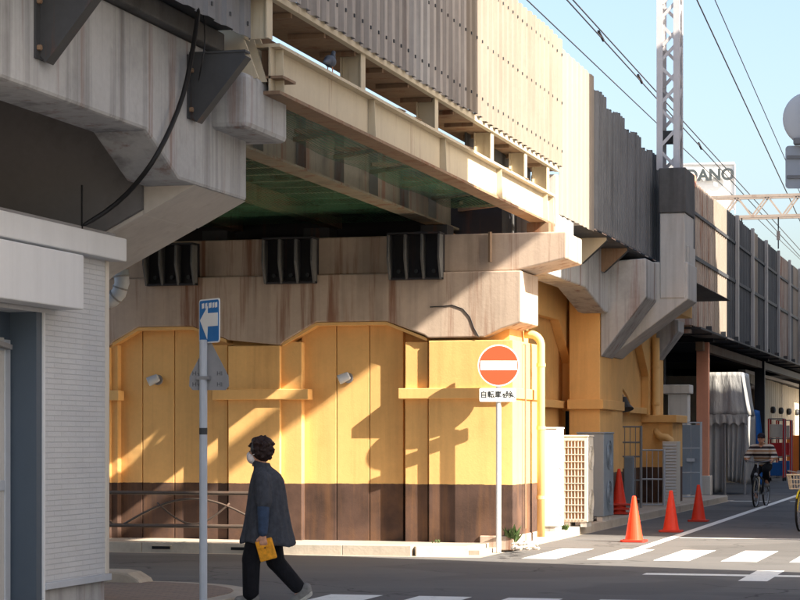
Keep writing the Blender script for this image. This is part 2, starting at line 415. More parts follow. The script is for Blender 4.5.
kerb_stones(far_walk, (-6.86, 28.95, 0), (-6.76, 31.6, 0), .6, .16, .06)
kerb_stones(far_walk, (-6.75, 31.65, 0), (-6.75, 56, 0), .98, .17, .13)
for pa in (152, 231):                                  # drain slots in the kerb face
    xa_, xb_ = xy_(pa, 28.42), xy_(pa+18, 28.42)
    MB().box(xa_, xb_, 28.415, 28.424, .045, .085).build('drain_slot', 'black', far_walk)
    MB().box(xa_-.02, xb_+.02, 28.40, 28.424, .087, .102).build('drain_lip', 'curb', far_walk)
# near pavement corner under the left viaduct
arc = [(-8.9+1.75*math.sin(a), 20.35+1.85*math.cos(a)) for a in [R(d) for d in range(0, 91, 10)]]
near_poly = [(-30, 22.2)]+arc+[(-7.15, -10), (-30, -10)]
inner = [(-30, 22.0)]+[(-8.9+1.55*math.sin(R(d)), 20.35+1.65*math.cos(R(d))) for d in range(0, 91, 10)]+[(-7.35, -10), (-30, -10)]
structure(MB().prism(near_poly, 'z', -.05, .03).build('kerb_edge', 'curb', bevel=.008))
structure(MB().prism(inner, 'z', -.05, .036).build('near_pavement', 'tile'))

def marking(name, poly, z=.004):
    return structure(MB().add([(x, y, z) for x, y in poly], [tuple(range(len(poly)))]).build(name, 'marking'))
def rect(x0, x1, y0, y1): return [(x0, y0), (x1, y0), (x1, y1), (x0, y1)]
for i in range(7):
    cx = -5.80+.865*i; marking('crosswalk_stripe', rect(cx-.23, cx+.23, 28.1, 30.9))
for i in range(9):
    cx = -6.2+.91*i; marking('crosswalk_stripe', rect(cx-.27, cx+.27, 17.6, 21.1))
marking('edge_line', [(-5.03, 30.95), (-4.87, 30.95), (-5.38, 62), (-5.54, 62)])
marking('edge_line', [(-5.39, 62.05), (-5.55, 62.05), (-6.0, 110), (-5.84, 110)])
cc = onZ(762, 576)
marking('crossing_mark', rect(cc.x-1.35, cc.x+2.2, cc.y-.16, cc.y+.16))
marking('crossing_mark', rect(cc.x-.16, cc.x+.16, cc.y-1.0, cc.y-.165))
marking('crossing_mark', rect(cc.x-.16, cc.x+.16, cc.y+.165, cc.y+1.0))
p = onZ(680, 538); marking('road_line', rect(p.x, 2.4, p.y-.1, p.y+.1))
p = onZ(716, 500); marking('road_line', rect(-6.6, -5.6, 55.8, 56.2)); marking('road_line', rect(-5.1, 2, 55.8, 56.2))

# ================================================================ ABUTMENT
ab = thing('bridge_abutment', 'ochre painted abutment wall with concrete cap and blind arches under the railway bridge', 'abutment', (-9, 30.5, .12))
Z0 = .12
# cap
xt = xy_(566, 29.9)
capp = [(-18, 3.90), (xy_(514, 29.9), 3.90), (xy_(530, 29.9), 3.95), (xt, 4.06), (xt, 4.43), (-18, 4.43)]
MB().prism(capp, 'y', 29.9, 31.1).build('cap', 'concrete_warm', ab, bevel=.02)
# beam with the two arch heads
bp = [(px, py) for px, py in [(521, 271), (521, 322), (500, 329), (484, 337), (428, 338), (424, 335), (386, 321), (316, 322), (284, 341), (280, 345),
      (228, 340), (224, 338), (192, 326), (138, 327), (114, 341), (110, 345)]]
beam = polyY(bp, YW)
zt = 3.898
beam[0] = (beam[0][0], zt)
beam = beam+[(-18, beam[-1][1]), (-18, zt)]
MB().prism(beam, 'y', YW, 31.0).build('beam', 'concrete_warm', ab, bevel=.018)
# yellow arch trim: bevelled lip under each arch head
def arch_lip(pts):
    q = polyY(pts, YW+.02); mb = MB(); r1 = []; r2 = []
    for x, z in q: r1.append((x, z)); r2.append((x, z-.045))
    mb.prism(r1+r2[::-1], 'y', YW+.025, 30.3); mb.build('arch_lip', 'yellow_plain', ab)
arch_lip([(426, 337.5), (386, 321.5), (316, 322.5), (282, 343)])
arch_lip([(226, 339.5), (192, 326.5), (138, 327.5), (112, 343)])
PF = YW+.012
def zpx(px, py, Y): return onY(px, py, Y).z
pz = 3.0
def pier(p0, p1, m='yellow', y1=31.6, ztop=2.94):
    MB().box(xy_(p0, PF), xy_(p1, PF), PF, y1, Z0-.1, ztop).build('pier', m, ab, bevel=.012)
pier(428.5, 513); pier(228, 280, ztop=2.9); 
MB().box(-18, xy_(110, PF), PF, 31.6, Z0-.1, 2.9).build('pier', 'yellow', ab, bevel=.012)
SF = PF+.06
for a, b in ((405, 428), (280.3, 302), (206, 227.7), (110.3, 118)):
    MB().box(xy_(a, SF), xy_(b, SF)-.003, SF, 31.5, Z0-.1, zpx(a, 342 if a > 250 else 345, SF)).build('pilaster', 'yellow', ab, bevel=.01)
IF = SF+.13
for a, b in ((303.2, 337), (337, 370), (370, 404), (119, 143), (143, 175), (175, 205)):
    MB().box(xy_(a, IF)-.02*(a in (303.2, 119)), xy_(b, IF)-.012, IF, IF+.12, Z0-.1, 3.3).build('infill_panel', 'yellow', ab, bevel=.006)
MB().box(-18, xy_(512, 30.3), IF+.121, 31.4, Z0, 3.2).build('back_wall', 'yellow', ab)
lz0, lz1 = 2.125, 2.275
def ledge(a, b, y0, y1=30.0):
    MB().box(xy_(a, y0), xy_(b, y0), y0, y1, lz0, lz1).build('ledge', 'yellow_plain', ab, bevel=.01)
ledge(398, 514.6, PF-.055); ledge(212, 308, PF-.055); ledge(70, 118.5, PF-.055)
MB().box(xy_(514.6, PF-.055)-.2, xy_(514.6, PF-.055)+.002, 30.003, 31.66, lz0, lz1).build('ledge', 'yellow_plain', ab, bevel=.01)
# weathered corner post at the right end of the wall, and base kerb
MB().box(xy_(480, PF), xy_(513.5, PF)+.01, PF-.03, 31.6, Z0-.1, Z0+.1).build('plinth', 'concrete_warm', ab, bevel=.012)
# bearing stoppers on the cap
for a, b, t, bt in ((143, 193, 243, 285), (262, 313, 237, 283), (387, 440, 232, 279)):
    Yb = 29.62; x0, x1 = xy_(a, Yb), xy_(b, Yb); z1 = zpx((a+b)/2, t, Yb); z0 = zpx((a+b)/2, bt, Yb)
    st = MB(); st.box(x0, x1, 29.8, 29.899, z0, z1); st.box(x0, x1, 29.70, 29.8, z0, z0+.03); st.box(x0, x1, 29.60, 29.8, z1-.025, z1)
    s0 = st.build('bearing_stopper', 'steel_black', ab, bevel=.004)
    for i in range(4):
        x = x0+(x1-x0-.03)*i/3
        MB().prism([(29.60, z1-.03), (29.58, z0+.30), (29.70, z0), (29.797, z0), (29.797, z1-.03)], 'x', x, x+.03).build('fin', 'concrete_dark', s0, bevel=.003)
    for i in range(3):
        x = x0+(x1-x0)*(i+.5)/3; MB().tube([(x, 29.8, z0+.12), (x, 29.76, z0+.12)], .03, 8).build('bolt', 'steel_dark', s0)
MB().tube([onY(px, py, YW-.006) for px, py in ((430, 307), (446, 306), (452, 305), (463, 309), (470, 317), (474, 328), (479, 337))], .007, 6).build('conduit', 'steel_black', ab)
MB().tube([onY(490, 232, 29.86), onY(490, 262, 29.86)], .03, 6).build('drain_spout', 'steel_tan', ab)
MB().box(-18, -8.15, 31.0, 35.5, 0, 4.40).build('core', 'yellow', ab)
MB().box(-14.5, XV-.7, 33.0, 33.24, 4.0, 5.9).build('ballast_wall', 'concrete_dark', ab)
def mk_lamp(px, py, label):
    c = onY(px, py, IF); t = thing('spot_lamp', label, 'lamp', (c.x, IF, c.z), 0, 'small spot lamps on the ochre wall')
    MB().tube([(c.x+.02, IF, c.z), (c.x+.02, IF-.03, c.z)], .075, 16).build('mount', 'galv_dark', t, smooth=False, bevel=.004)
    MB().tube([(c.x+.02, IF-.03, c.z), (c.x+.02, IF-.10, c.z+.01)], .025, 8).build('arm', 'galv_dark', t)
    a, b = Vector((c.x+.07, IF-.11, c.z+.035)), Vector((c.x-.075, IF-.15, c.z-.03))
    MB().tube([a, a.lerp(b, .1), b], [.04, .058, .07], 16).build('lamp_housing', 'galv', t, bevel=.004)
    d = (b-a).normalized()
    MB().tube([b-d*.004, b+d*.006], .062, 16).build('lens', 'brand_white', t)
mk_lamp(157, 380, 'small spot lamp on the ochre wall beside the triangular sign')
mk_lamp(347, 378, 'small spot lamp on the ochre wall in the middle arch')
# downpipe at the corner
dp = thing('downpipe', 'cream downpipe with a bent top at the corner of the ochre wall', 'pipe', (-6.4, 31.0, .12))
px_ = -6.36
a0 = Vector((-7.0, 30.98, 3.06)); e1 = Vector((px_, 30.98, 3.06))
pts = [(-6.6, 31.0, 3.07), (px_-.16, 31.0, 3.07)]+[(px_-.16+.16*math.sin(R(t)), 31.0, 2.91+.16*math.cos(R(t))) for t in range(15, 91, 15)]+[(px_, 31.0, .16)]
MB().tube(pts, .058, 14).build('pipe', 'pipe_yellow', dp, smooth=True)
for z in (.7, 1.7, 2.6):
    MB().tube([(px_, 31.0, z), (px_, 31.0, z+.05)], .067, 14).build('collar', 'pipe_yellow', dp)
MB().tube([(-6.50, 30.45, 2.9), (-6.47, 30.45, 2.9), (-6.47, 30.45, .3)], .012, 6).build('conduit', 'steel_tan', dp)

# ================================================================ STEEL BRIDGE
br = thing('railway_bridge', 'cream steel girder railway bridge spanning the road with rusty flanges', 'bridge', (-9, 26, 4.43))
Y0g, Y1g = 19.55, 32.75
TF = 5.25
web = MB().box(XV-.11, XV-.09, Y0g, Y1g, GL+.02, TF-.02); web.build('web', 'steel_cream', br)
MB().box(XV-.24, XV, Y0g, Y1g, GL-.012, GL+.02).build('bottom_flange', 'steel_tan', br)
MB().box(XV-.24, XV, Y0g, Y1g, TF-.02, TF+.012).build('top_flange', 'steel_cream', br)
for y in (19.7, 22.85, 26.0, 29.12, 32.25, 32.70):
    MB().prism([(XV-.09, GL+.021), (XV-.005, GL+.021), (XV-.02, TF-.022), (XV-.09, TF-.022)], 'y', y, y+.016).build('stiffener', 'steel_cream', br)
    MB().prism([(XV-.23, GL+.021), (XV-.11, GL+.021), (XV-.11, TF-.022), (XV-.23, TF-.022)], 'y', y, y+.016).build('stiffener', 'steel_tan', br)
for y in (19.3, 22.4, 25.55, 28.55, 30.7, 32.3):
    o = MB(); o.box(XV-.24, XV-.035, y, y+.016, TF+.013, 5.64); o.box(XV-.034, XV-.02, y-.06, y+.10, TF+.013, 5.64)
    o.box(XV-.254, XV-.24, y-.06, y+.10, TF+.013, 5.64); o.build('post', 'steel_cream', br)
# gusset plates on the flange
for y in (23.9, 24.6, 27.2, 29.5, 30.6):
    MB().prism([(XV-.085, y-.16), (XV-.0, y-.12), (XV+.02, y+.12), (XV-.085, y+.2)], 'z', TF+.013, TF+.022).build('gusset', 'steel_tan', br)
# edge channel that carries the fence, walkway behind it
MB().box(XV-.06, XV+.012, 18.4, 33.0, 5.64, 5.73).build('edge_rail', 'steel_cream', br, bevel=.005)
wk = MB().box(XV-.62, XV-.065, 18.4, 33.0, 5.65, 5.69).build('walkway', 'steel_tan', br)
for i in range(13):
    y = 19.0+i*1.08; MB().box(XV-.45, XV-.066, y, y+.05, 5.60, 5.648).build('walkway_bearer', 'steel_tan', wk)
MB().box(XV-.80, XV-.72, Y0g, Y1g, 5.40, 5.655).build('inner_channel', 'steel_tan', br)
# inner girder, cross beams and open track deck
XI = -8.0
MB().box(XI-.01, XI+.01, Y0g, Y1g, 4.74, 5.55).build('inner_web', 'steel_inner', br)
MB().box(XI-.14, XI+.14, Y0g, Y1g, 4.71, 4.738).build('inner_flange', 'steel_inner', br)
for i in range(9):
    y = 20+i*1.55; MB().box(XI+.011, XI+.13, y, y+.014, 4.74, 5.5).build('inner_stiffener', 'steel_inner', br)
for i in range(18):
    y = 19.9+i*.72; MB().box(-13.2, XI-.012, y, y+.12, 5.0, 5.2).build('cross_beam', 'steel_inner', br)
for x in (-9.8, -11.4, -13.1):
    MB().box(x-.1, x+.1, Y0g, Y1g, 4.78, 4.998).build('stringer', 'steel_tan', br)
MB().box(-13.2, XI-.15, Y0g, Y1g, 5.3, 5.5).build('deck', 'steel_dark', br)
for i in range(8):                                    # lateral bracing between outer and inner girder
    y = 20.2+i*1.6
    MB().bar((XV-.24, y, 5.02), (XI+.14, y+.8, 5.02), .06, .05).build('brace', 'steel_tan', br)
    MB().bar((XV-.24, y+1.5, 5.12), (XI+.14, y+.8, 5.12), .06, .05).build('brace', 'steel_tan', br)
MB().box(-13.4, -13.2, 18.4, 33, 4.7, 5.9).build('far_girder', 'steel_dark', br)
MB().box(-13.3, XV-.7, 32.2, 32.9, 4.5, 5.29).build('end_diaphragm', 'steel_black', br)
MB().box(XV-.37, XV-.35, 28.45, 32.6, 4.86, 5.64).build('sun_stop_plate', 'steel_dark', br)  # plate added to block sun coming through the gap near the abutment
# bearings and tapered end plates at the left seat
for i, (y, z1) in enumerate(((19.28, 5.25), (19.52, 5.35), (19.8, 5.3))):
    MB().prism([(XV-.55, 4.90), (XV-.12, 4.90), (XV-.30, z1+.12), (XV-.55, z1+.12)], 'y', y, y+.03).build('end_plate', 'steel_cream', br)
for y in (19.75, 32.3): MB().box(XV-.3, XV+.03, y-.2, y+.2, 4.43 if y > 30 else 4.935, 4.785 if y > 30 else 4.96).build('bearing', 'steel_tan', br)
for x in (-8.0, -9.8, -11.4): MB().box(x-.2, x+.2, 31.2, 31.6, 4.43, 4.70).build('bearing', 'steel_dark', br)
# green safety net slung under the deck
def net(x0, x1, y0, y1, z, sag, name, label):
    mb = MB(); nx, ny = 14, 40
    for j in range(ny+1):
        for i in range(nx+1):
            u, v = i/nx, j/ny
            mb.v.append((x0+(x1-x0)*u, y0+(y1-y0)*v, z-sag*math.sin(math.pi*u)*(.7+.3*math.sin(v*19))+.02*math.sin(7*u+23*v)))
    for j in range(ny):
        for i in range(nx):
            a = j*(nx+1)+i; mb.f.append((a, a+1, a+nx+2, a+nx+1))
    tag(mb.build(name, 'net', smooth=True), label, 'net')
net(-13.1, XI-.16, 20.1, 31.0, 4.77, .05, 'safety_net', 'green safety net slung under the track deck of the steel bridge')
net(XI+.15, -7.0, 20.1, 31.2, 4.98, .08, 'safety_net', 'narrow strip of green net behind the outer bridge girder')

# ---------------------------------------------------------------- corrugated fences
def sheet(parent, X, y0, y1, z0, z1, m, pitch=.3, depth=.05, bolts=(.12, .5, .88), tilt=0, name='corrugated_sheet'):
    prof = []; n = max(1, round((y1-y0)/pitch)); p = (y1-y0)/n
    for i in range(n):
        b = y0+i*p
        prof += [(b, 0), (b+p*.42, 0), (b+p*.52, depth), (b+p*.9, depth)]
    prof.append((y1, 0))
    mb = MB(); N = len(prof); th = .006
    for s_ in (0, -th):
        for z in (z0, z1):
            for y, x in prof: mb.v.append((X+x+s_+tilt*(z-z0), y, z))
    for i in range(N-1):
        mb.f += [(i, i+1, N+i+1, N+i), (2*N+i, 3*N+i, 3*N+i+1, 2*N+i+1), (N+i, N+i+1, 3*N+i+1, 3*N+i), (i, 2*N+i, 2*N+i+1, i+1)]
    mb.f += [(0, N, 3*N, 2*N), (N-1, 3*N-1, 4*N-1, 2*N-1)]
    o = mb.build(name, m, parent)
    if bolts:
        b = MB()
        for i in range(n):
            for t in bolts:
                z = z0+(z1-z0)*t; y = y0+(i+.71)*p; b.box(X+depth, X+depth+.012, y-.014, y+.014, z-.022, z+.014)
        b.build('bolt_row', 'steel_dark', o, kind='stuff')
    return o
f1 = thing('trackside_fence', 'grey brown corrugated sheet fence on the steel bridge girder', 'fence', (XV, 26, 5.73))
y = 18.5; i = 0; random.seed(3)
while y < 33.0:
    m = random.choice(['sheet_a', 'sheet_b', 'sheet_a', 'sheet_b']) if y < 26.4 else 'sheet_c'  # shaded and sunlit sheets get separate colours, darker in the sun
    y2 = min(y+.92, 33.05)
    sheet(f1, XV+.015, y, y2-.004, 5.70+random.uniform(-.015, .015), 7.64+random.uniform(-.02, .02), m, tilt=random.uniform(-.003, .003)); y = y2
MB().box(XV-.06, XV-.01, 18.5, 33.0, 6.6, 6.66).build('back_rail', 'steel_tan', f1); 
for i in range(8): MB().box(XV-.12, XV-.062, 18.7+i*2, 18.78+i*2, 5.70, 7.6).build('fence_post', 'steel_tan', f1)
# white parapet beyond the girder
f2 = thing('white_parapet', 'bright whitish parapet of tall smooth sheets where the bridge meets the ochre viaduct', 'parapet', (XV, 34.5, 4.45))
for a, b, m in ((33.08, 33.9, 'sheet_f'), (33.9, 34.7, 'sheet_f'), (34.7, 35.4, 'sheet_f'), (35.4, 36.0, 'sheet_f')):
    sheet(f2, XV+.0, a, b-.01, 5.0, 7.56, m, .4, .02, None)
MB().box(XV-.42, XV-.01, 32.95, 34.3, 4.44, 5.60).build('end_block', 'concrete_pale', f2, bevel=.02)
MB().box(XV-.3, XV-.02, 34.31, 36.0, 5.05, 5.5).build('kerb_upstand', 'concrete_pale', f2, bevel=.02)
f3 = thing('trackside_fence', 'dark stepped corrugated fence between the white parapet and the lattice mast', 'fence', (XV, 40, 5.15))
y = 36.02; k = 0
while y < 47.4:
    y2 = y+.94; zt_ = 7.24-.045*k+(.12 if k % 2 == 0 else 0)
    sheet(f3, XV+.0, y, y2-.005, 5.06, zt_, 'sheet_d', .235, .05, None, tilt=random.uniform(-.004, .004)); y = y2; k += 1
    MB().box(XV-.10, XV-.03, y-.05, y+.03, 5.06, zt_+.10).build('fence_post', 'steel_dark', f3)

# ================================================================ LEFT CONCRETE VIADUCT
lv = thing('concrete_viaduct', 'grey streaked concrete railway viaduct with haunched edge beam at upper left', 'viaduct', (-9, 19, 0))
XL = -7.0
def yz(px, py, X=XL): q = onX(px, py, X); return (q.y, q.z)
e = [yz(147, 131), yz(179, 183)]
YE = yz(247, 200)[0]
face = [(4, 5.12), (YE, 5.12), (YE, 3.85), (e[1][0], 3.85), (e[0][0], 4.18), (4, 4.18)]
MB().prism(face, 'x', XL-.5, XL).build('edge_beam', 'concrete', lv, bevel=.03)
MB().box(XL-.6, XL+.10, 4, YE-.9, 5.125, 5.30).build('cornice', 'concrete_dark', lv, bevel=.02)
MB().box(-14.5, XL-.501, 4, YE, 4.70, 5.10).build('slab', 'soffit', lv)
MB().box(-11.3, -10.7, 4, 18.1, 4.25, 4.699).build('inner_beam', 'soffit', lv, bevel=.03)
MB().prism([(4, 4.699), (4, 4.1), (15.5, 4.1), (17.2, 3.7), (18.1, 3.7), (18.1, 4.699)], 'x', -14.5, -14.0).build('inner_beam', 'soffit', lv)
MB().prism([(XL-.501, 4.698), (XL-.501, 3.599), (-8.35, 3.17), (-8.7, 2.9), (-8.7, 0), (-10, 0), (-10, 2.9), (-11, 3.6), (-14.5, 3.6), (-14.5, 4.698)], 'y', 18.66, YE-.002).build('pier_frame', 'pier_concrete', lv, bevel=.02)
MB().prism([(XL-.502, 4.697), (XL-.502, 3.64), (-8.35, 3.21), (-8.7, 2.94), (-14.4, 2.94), (-14.4, 4.697)], 'y', 18.60, 18.658).build('dark_facing', 'soffit', lv)  # thin plate added to darken the front of the pier frame
MB().prism([(XL-.012, 3.85), (XL-.5, 3.85), (XL-.5, 3.60)], 'y', 18.66, YE-.004).build('haunch', 'pier_concrete', lv)
# corbel that carries the girder
MB().box(XL-.3, -6.66, 19.08, 20.28, 4.42, 4.93).build('corbel', 'concrete', lv, bevel=.05)
# sheet fence and steel brackets
for ytop in (15.28, 18.5):
    yb = ytop
    bk = MB(); bk.prism([(XL, 5.0), (XL, 4.46), (XL+.07, 4.40), (XL+.52, 4.95), (XL+.52, 5.0)], 'y', yb, yb+.02)
    b0 = bk.build('steel_bracket', 'steel_dark', lv)
    MB().bar((XL+.06, yb+.06, 4.40), (XL+.53, yb+.06, 4.965), .14, .025, (0,0,1)).build('bracket_flange', 'steel_dark', b0)
    MB().box(XL, XL+.53, yb-.01, yb+.13, 5.0, 5.02).build('bracket_top', 'steel_dark', b0)
    MB().box(XL+.001, XL+.02, yb-.07, yb+.16, 4.42, 4.99).build('back_plate', 'steel_dark', b0)
    for z in (4.5, 4.85): MB().tube([(XL+.02, yb-.04, z), (XL+.05, yb-.04, z)], .022, 6).build('bolt', 'steel_tan', b0)
f0 = thing('trackside_fence', 'dark grey sheet fence fixed above the left concrete viaduct', 'fence', (-6.62, 16, 5.22))
for a, b in ((10, 11.8), (11.8, 13.6), (13.6, 15.4), (15.4, 17.2), (17.2, 19.1)):
    sheet(f0, -6.64, a, b-.01, 5.22, 7.3, 'sheet_d', .45, .03, (.06,))
MB().box(-6.98, -6.66, 10, 19.05, 5.31, 5.36).build('walkway', 'steel_dark', f0)
# black cable hanging over the edge
cb = [onX(199, 6, -6.60), onX(196, 30, -6.75), onX(190, 66, -6.86), onX(184, 95, -6.92), onX(172, 126, -6.95), onX(158, 154, -6.95), onX(146, 172, -7.05), onX(128, 194, -7.3), onX(104, 214, -7.5), onX(80, 227, -7.65)]
tag(MB().tube(cb, .024, 8).build('power_cable', 'black', smooth=True, subd=1), 'thick black cable drooping across the left concrete viaduct', 'cable')
tag(MB().tube([onX(203, 8, -6.62), onX(206, 40, -6.8), onX(202, 62, -6.62), onX(198, 84, -6.85)], .008, 6).build('thin_wire', 'black', smooth=True, subd=1), 'thin loose wire beside the steel bracket on the left viaduct', 'wire')
# clamp with dangling rod under the dark soffit
tag(MB().tube([onX(82, 185, -7.7), onX(82, 229, -7.7)], .01, 6).build('hanger_rod', 'black'), 'thin dark rod hanging below the left viaduct soffit', 'rod')

# ================================================================ OCHRE VIADUCT BEYOND THE ABUTMENT
ov = thing('ochre_viaduct', 'concrete viaduct with ochre columns and arches running along the side street', 'viaduct', (-8, 44, 0))
YA, YB, YC = 40.3, 41.75, 50.2
MB().prism([(33.25, 5.04), (41.6, 5.04), (41.6, 3.9), (39.9, 3.9), (38.0, 4.22), (33.25, 4.22)], 'x', XL-.5, XL).build('edge_beam', 'concrete', ov, bevel=.03)
MB().prism([(43.05, 5.04), (51.4, 5.04), (51.4, 4.31), (43.05, 4.31)], 'x', XL-.9, XL-.4).build('edge_beam', 'concrete', ov, bevel=.03)
MB().box(-14.5, XV-.02, 35.4, 55.5, 5.041, 5.055).build('slab_edge', 'concrete_dark', ov)
MB().box(-14.5, XL-.501, 33.25, 55.5, 4.62, 5.03).build('slab', 'yellow_plain', ov)
def frame(pts, y0, y1, m, name='frame'):
    MB().prism(polyY(pts, y0), 'y', y0, y1).build(name, m, ov, bevel=.025)
frame([(600.5, 262), (646, 258), (646, 297), (600.5, 357)], YA, YA+1.3, 'concrete')
frame([(584, 262), (688, 262), (688, 299), (621, 349), (612, 357), (584, 357)], YB, YB+1.25, 'concrete_pale')
cA = MB().box(xy_(569, YA), xy_(600, YA), YA+.01, YA+1.29, .02, 4.61).build('column', 'yellow', ov, bevel=.015)
MB().box(xy_(567, YA-.08), xy_(601.5, YA-.08)+.03, YA-.07, YA+1.35, 2.12, 2.30).build('column_ledge', 'yellow_plain', cA, bevel=.01)
cB = MB().box(xy_(584, YB), xy_(612, YB), YB-.10, YB+1.24, .02, zpx(600, 357.5, YB)-.002).build('column', 'yellow', ov, bevel=.015)
MB().box(xy_(584, YB), xy_(613.5, YB), YB-.09, YB+1.3, 2.12, 2.30).build('column_ledge', 'yellow_plain', cB, bevel=.01)
# mast pedestal
x0, x1 = xy_(660, YB), xy_(684.5, YB)
pd = MB().box(x0, x1+.01, YB-.02, YB+1.22, zpx(670, 299, YB)+.01, zpx(670, 213, YB)).build('mast_pedestal', 'concrete_pale', ov, bevel=.02)
MB().box(x0-.02, x1+.03, YB-.05, YB+1.24, zpx(670, 213, YB)+.001, zpx(670, 168, YB)).build('pedestal_cap', 'concrete_dark', pd, bevel=.02)
MB().box(x1+.011, x1+.06, YB+.2, YB+1.1, zpx(670, 297, YB), zpx(670, 245, YB)).build('pilaster', 'concrete_pale', pd, bevel=.01)
# walls of the bays
def bay(y0, y1, X, seed):
    MB().box(X-.2, X, y0, y1, 0, 4.615).build('bay_wall', 'yellow', ov)
    L = y1-y0
    q = [(y0, 4.61), (y1, 4.61), (y1, 2.1), (y1-.35, 2.1), (y1-.35, 3.0), (y1-1.5, 3.75), (y0+1.5, 3.75), (y0+.35, 3.0), (y0+.35, 2.1), (y0, 2.1)]
    MB().prism(q, 'x', X+.001, X+.18).build('arch_frame', 'yellow_plain', ov, bevel=.015)
    MB().box(X+.001, X+.14, y0+.36, y1-.36, 2.14, 2.28).build('ledge', 'yellow_plain', ov, bevel=.01)
bay(31.65, YA+.9, -7.98, 1); bay(YB+1.25, YC, -7.9, 2)
cC = MB().box(-8.2, -7.62, YC, YC+1.2, 2.0, 4.61).build('column', 'yellow', ov, bevel=.015)
MB().box(-8.0, -7.2, YC-.2, YC+1.4, .02, 1.95).build('pedestal', 'yellow', cC, bevel=.015)
MB().box(-8.1, -7.1, YC-.3, YC+1.5, 1.951, 2.12).build('column_ledge', 'yellow_plain', cC, bevel=.01)
MB().prism([(-7.619, 3.4), (-7.12, 4.05), (-7.12, 4.3), (-7.619, 4.3)], 'y', YC+.1, YC+1.1).build('frame', 'concrete', ov, bevel=.02)
for y in (37.4, 39.55, 45.6):                          # steel brackets below the fence
    b0 = MB().prism([(XL, 5.03), (XL, 4.62), (XL+.05, 4.60), (XV-.03, 4.98), (XV-.03, 5.03)], 'y', y, y+.03).build('steel_bracket', 'steel_cream' if y < 38 else 'steel_tan', ov)
    MB().bar((XL+.04, y+.07, 4.60), (XV-.02, y+.07, 4.985), .12, .02).build('bracket_flange', 'steel_dark', b0)
# pipes on the yellow bays
pp = thing('downpipe', 'ochre bent downpipe beside the far ochre column', 'pipe', (-7.3, 52.5, 0))
a = [onY(656, 338, 50.1), onY(656, 345, 50.1), onY(656, 428, 50.1), onY(657.5, 434, 49.98), onY(661, 437, 49.82), onY(667, 437.5, 49.8), onY(670.5, 440, 49.8), onY(671, 446, 49.8), onY(671, 492, 49.8)]
MB().tube(a, .085, 12).build('pipe', 'pipe_yellow', pp, smooth=True)
for py in (462, 405, 368): q = onY(671 if py > 440 else 656, py, 49.8 if py > 440 else 50.1); MB().tube([(q.x, q.y, q.z), (q.x, q.y, q.z+.06)], .1, 12).build('collar', 'pipe_yellow', pp)
cdt = thing('wall_conduit', 'thin ochre conduit arching over a wall lamp in the far bay', 'conduit', (-7.8, 46, 2))
MB().tube([onX(px, py, -7.68) for px, py in ((612, 388), (622, 388), (627, 396), (629, 402), (629, 416))], .03, 8).build('conduit_tube', 'yellow_plain', cdt, smooth=True)
lc = onX(624, 402, -7.62)
wl = thing('wall_lamp', 'dark bell shaped wall lamp in the far ochre bay', 'lamp', lc)
MB().tube([lc+Vector((0, 0, .1)), lc+Vector((.03, -.03, -.06)), lc+Vector((.05, -.06, -.16))], [.05, .1, .17], 14).build('lamp_shade', 'steel_dark', wl)
MB().box(lc.x-.07, lc.x-.02, lc.y-.06, lc.y+.06, lc.z+.02, lc.z+.16).build('mount', 'steel_dark', wl)

# ================================================================ STEEL PLATFORM STRUCTURE FARTHER ON
sp = thing('station_structure', 'dark steel railway platform structure on columns at far right', 'platform', (-9, 75, 0))
XP = -7.65; YP = 56.4
zb, zt2 = 4.5, 8.2
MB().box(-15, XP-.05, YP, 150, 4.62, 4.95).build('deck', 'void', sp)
MB().box(-15, XP-.02, YP+.05, YP+.3, 4.3, 8.1).build('end_wall', 'sheet_e', sp)
y = YP; k = 0; random.seed(11)
kinds = ['sheet_e', 'sheet_e', 'sheet_c', 'sheet_g', 'sheet_g', 'sheet_g', 'sheet_c', 'sheet_g', 'sheet_g', 'sheet_g', 'sheet_e', 'sheet_e', 'sheet_g', 'sheet_c']
ff = thing('trackside_fence', 'tall dark and pale patched sheet fence on the far steel platform', 'fence', (XP, 75, 4.5))
while y < 130:
    wd = 2.1 if k < 14 else 3.0
    m = kinds[k] if k < len(kinds) else random.choice(['sheet_g', 'sheet_g', 'sheet_g', 'sheet_c'])
    if k == 2: wd = 3.0
    sheet(ff, XP, y, y+wd-.02, zb+random.uniform(-.03, .03), zt2+random.uniform(-.04, .02), m, .42, .06, None)
    if k > 3 and k % 2 == 0: MB().box(XP+.07, XP+.16, y-.12, y+.12, zb-.05, zt2+.02).build('fence_post', 'sheet_a', ff)
    y += wd; k += 1
MB().box(XP+.062, XP+.09, YP, 130, 6.2, 6.3).build('fence_rail', 'steel_dark', ff)
MB().box(XP+.062, XP+.09, YP, 130, 7.35, 7.43).build('fence_rail', 'steel_dark', ff)
MB().prism([(XP-.42, 8.1), (XP-.1, 8.42), (XP+.1, 8.35), (XP+.1, 8.05), (XP-.42, 7.75)], 'y', YP-.12, YP+.25).build('end_cap', 'redbrown', ff, bevel=.02)
MB().box(XP-.42, XP+.05, YP-.10, YP-.005, 4.5, 7.9).build('end_panel', 'sheet_e', ff)
for i, y in enumerate((60.5, 77.5, 95, 112)):
    m = 'redbrown' if i == 0 else 'steel_black'
    c = onZ(703, 495) if i == 0 else Vector((-8.1, y, 0))
    c0 = MB().box(c.x-.17, c.x+.17, c.y-.15, c.y+.15, .05, 4.3).build('column', m, sp, bevel=.01)
    MB().box(c.x-.24, c.x+.24, c.y-.22, c.y+.22, 0, .55 if i == 0 else .25).build('column_base', 'concrete_pale', c0, bevel=.02)
    MB().box(-14, c.x+.3, c.y-.12, c.y+.12, 4.301, 4.615).build('cross_beam', 'steel_black', sp)
MB().box(-8.2, -8.0, 61.4, 77.2, 4.05, 4.29).build('longitudinal_beam', 'steel_tan', sp)
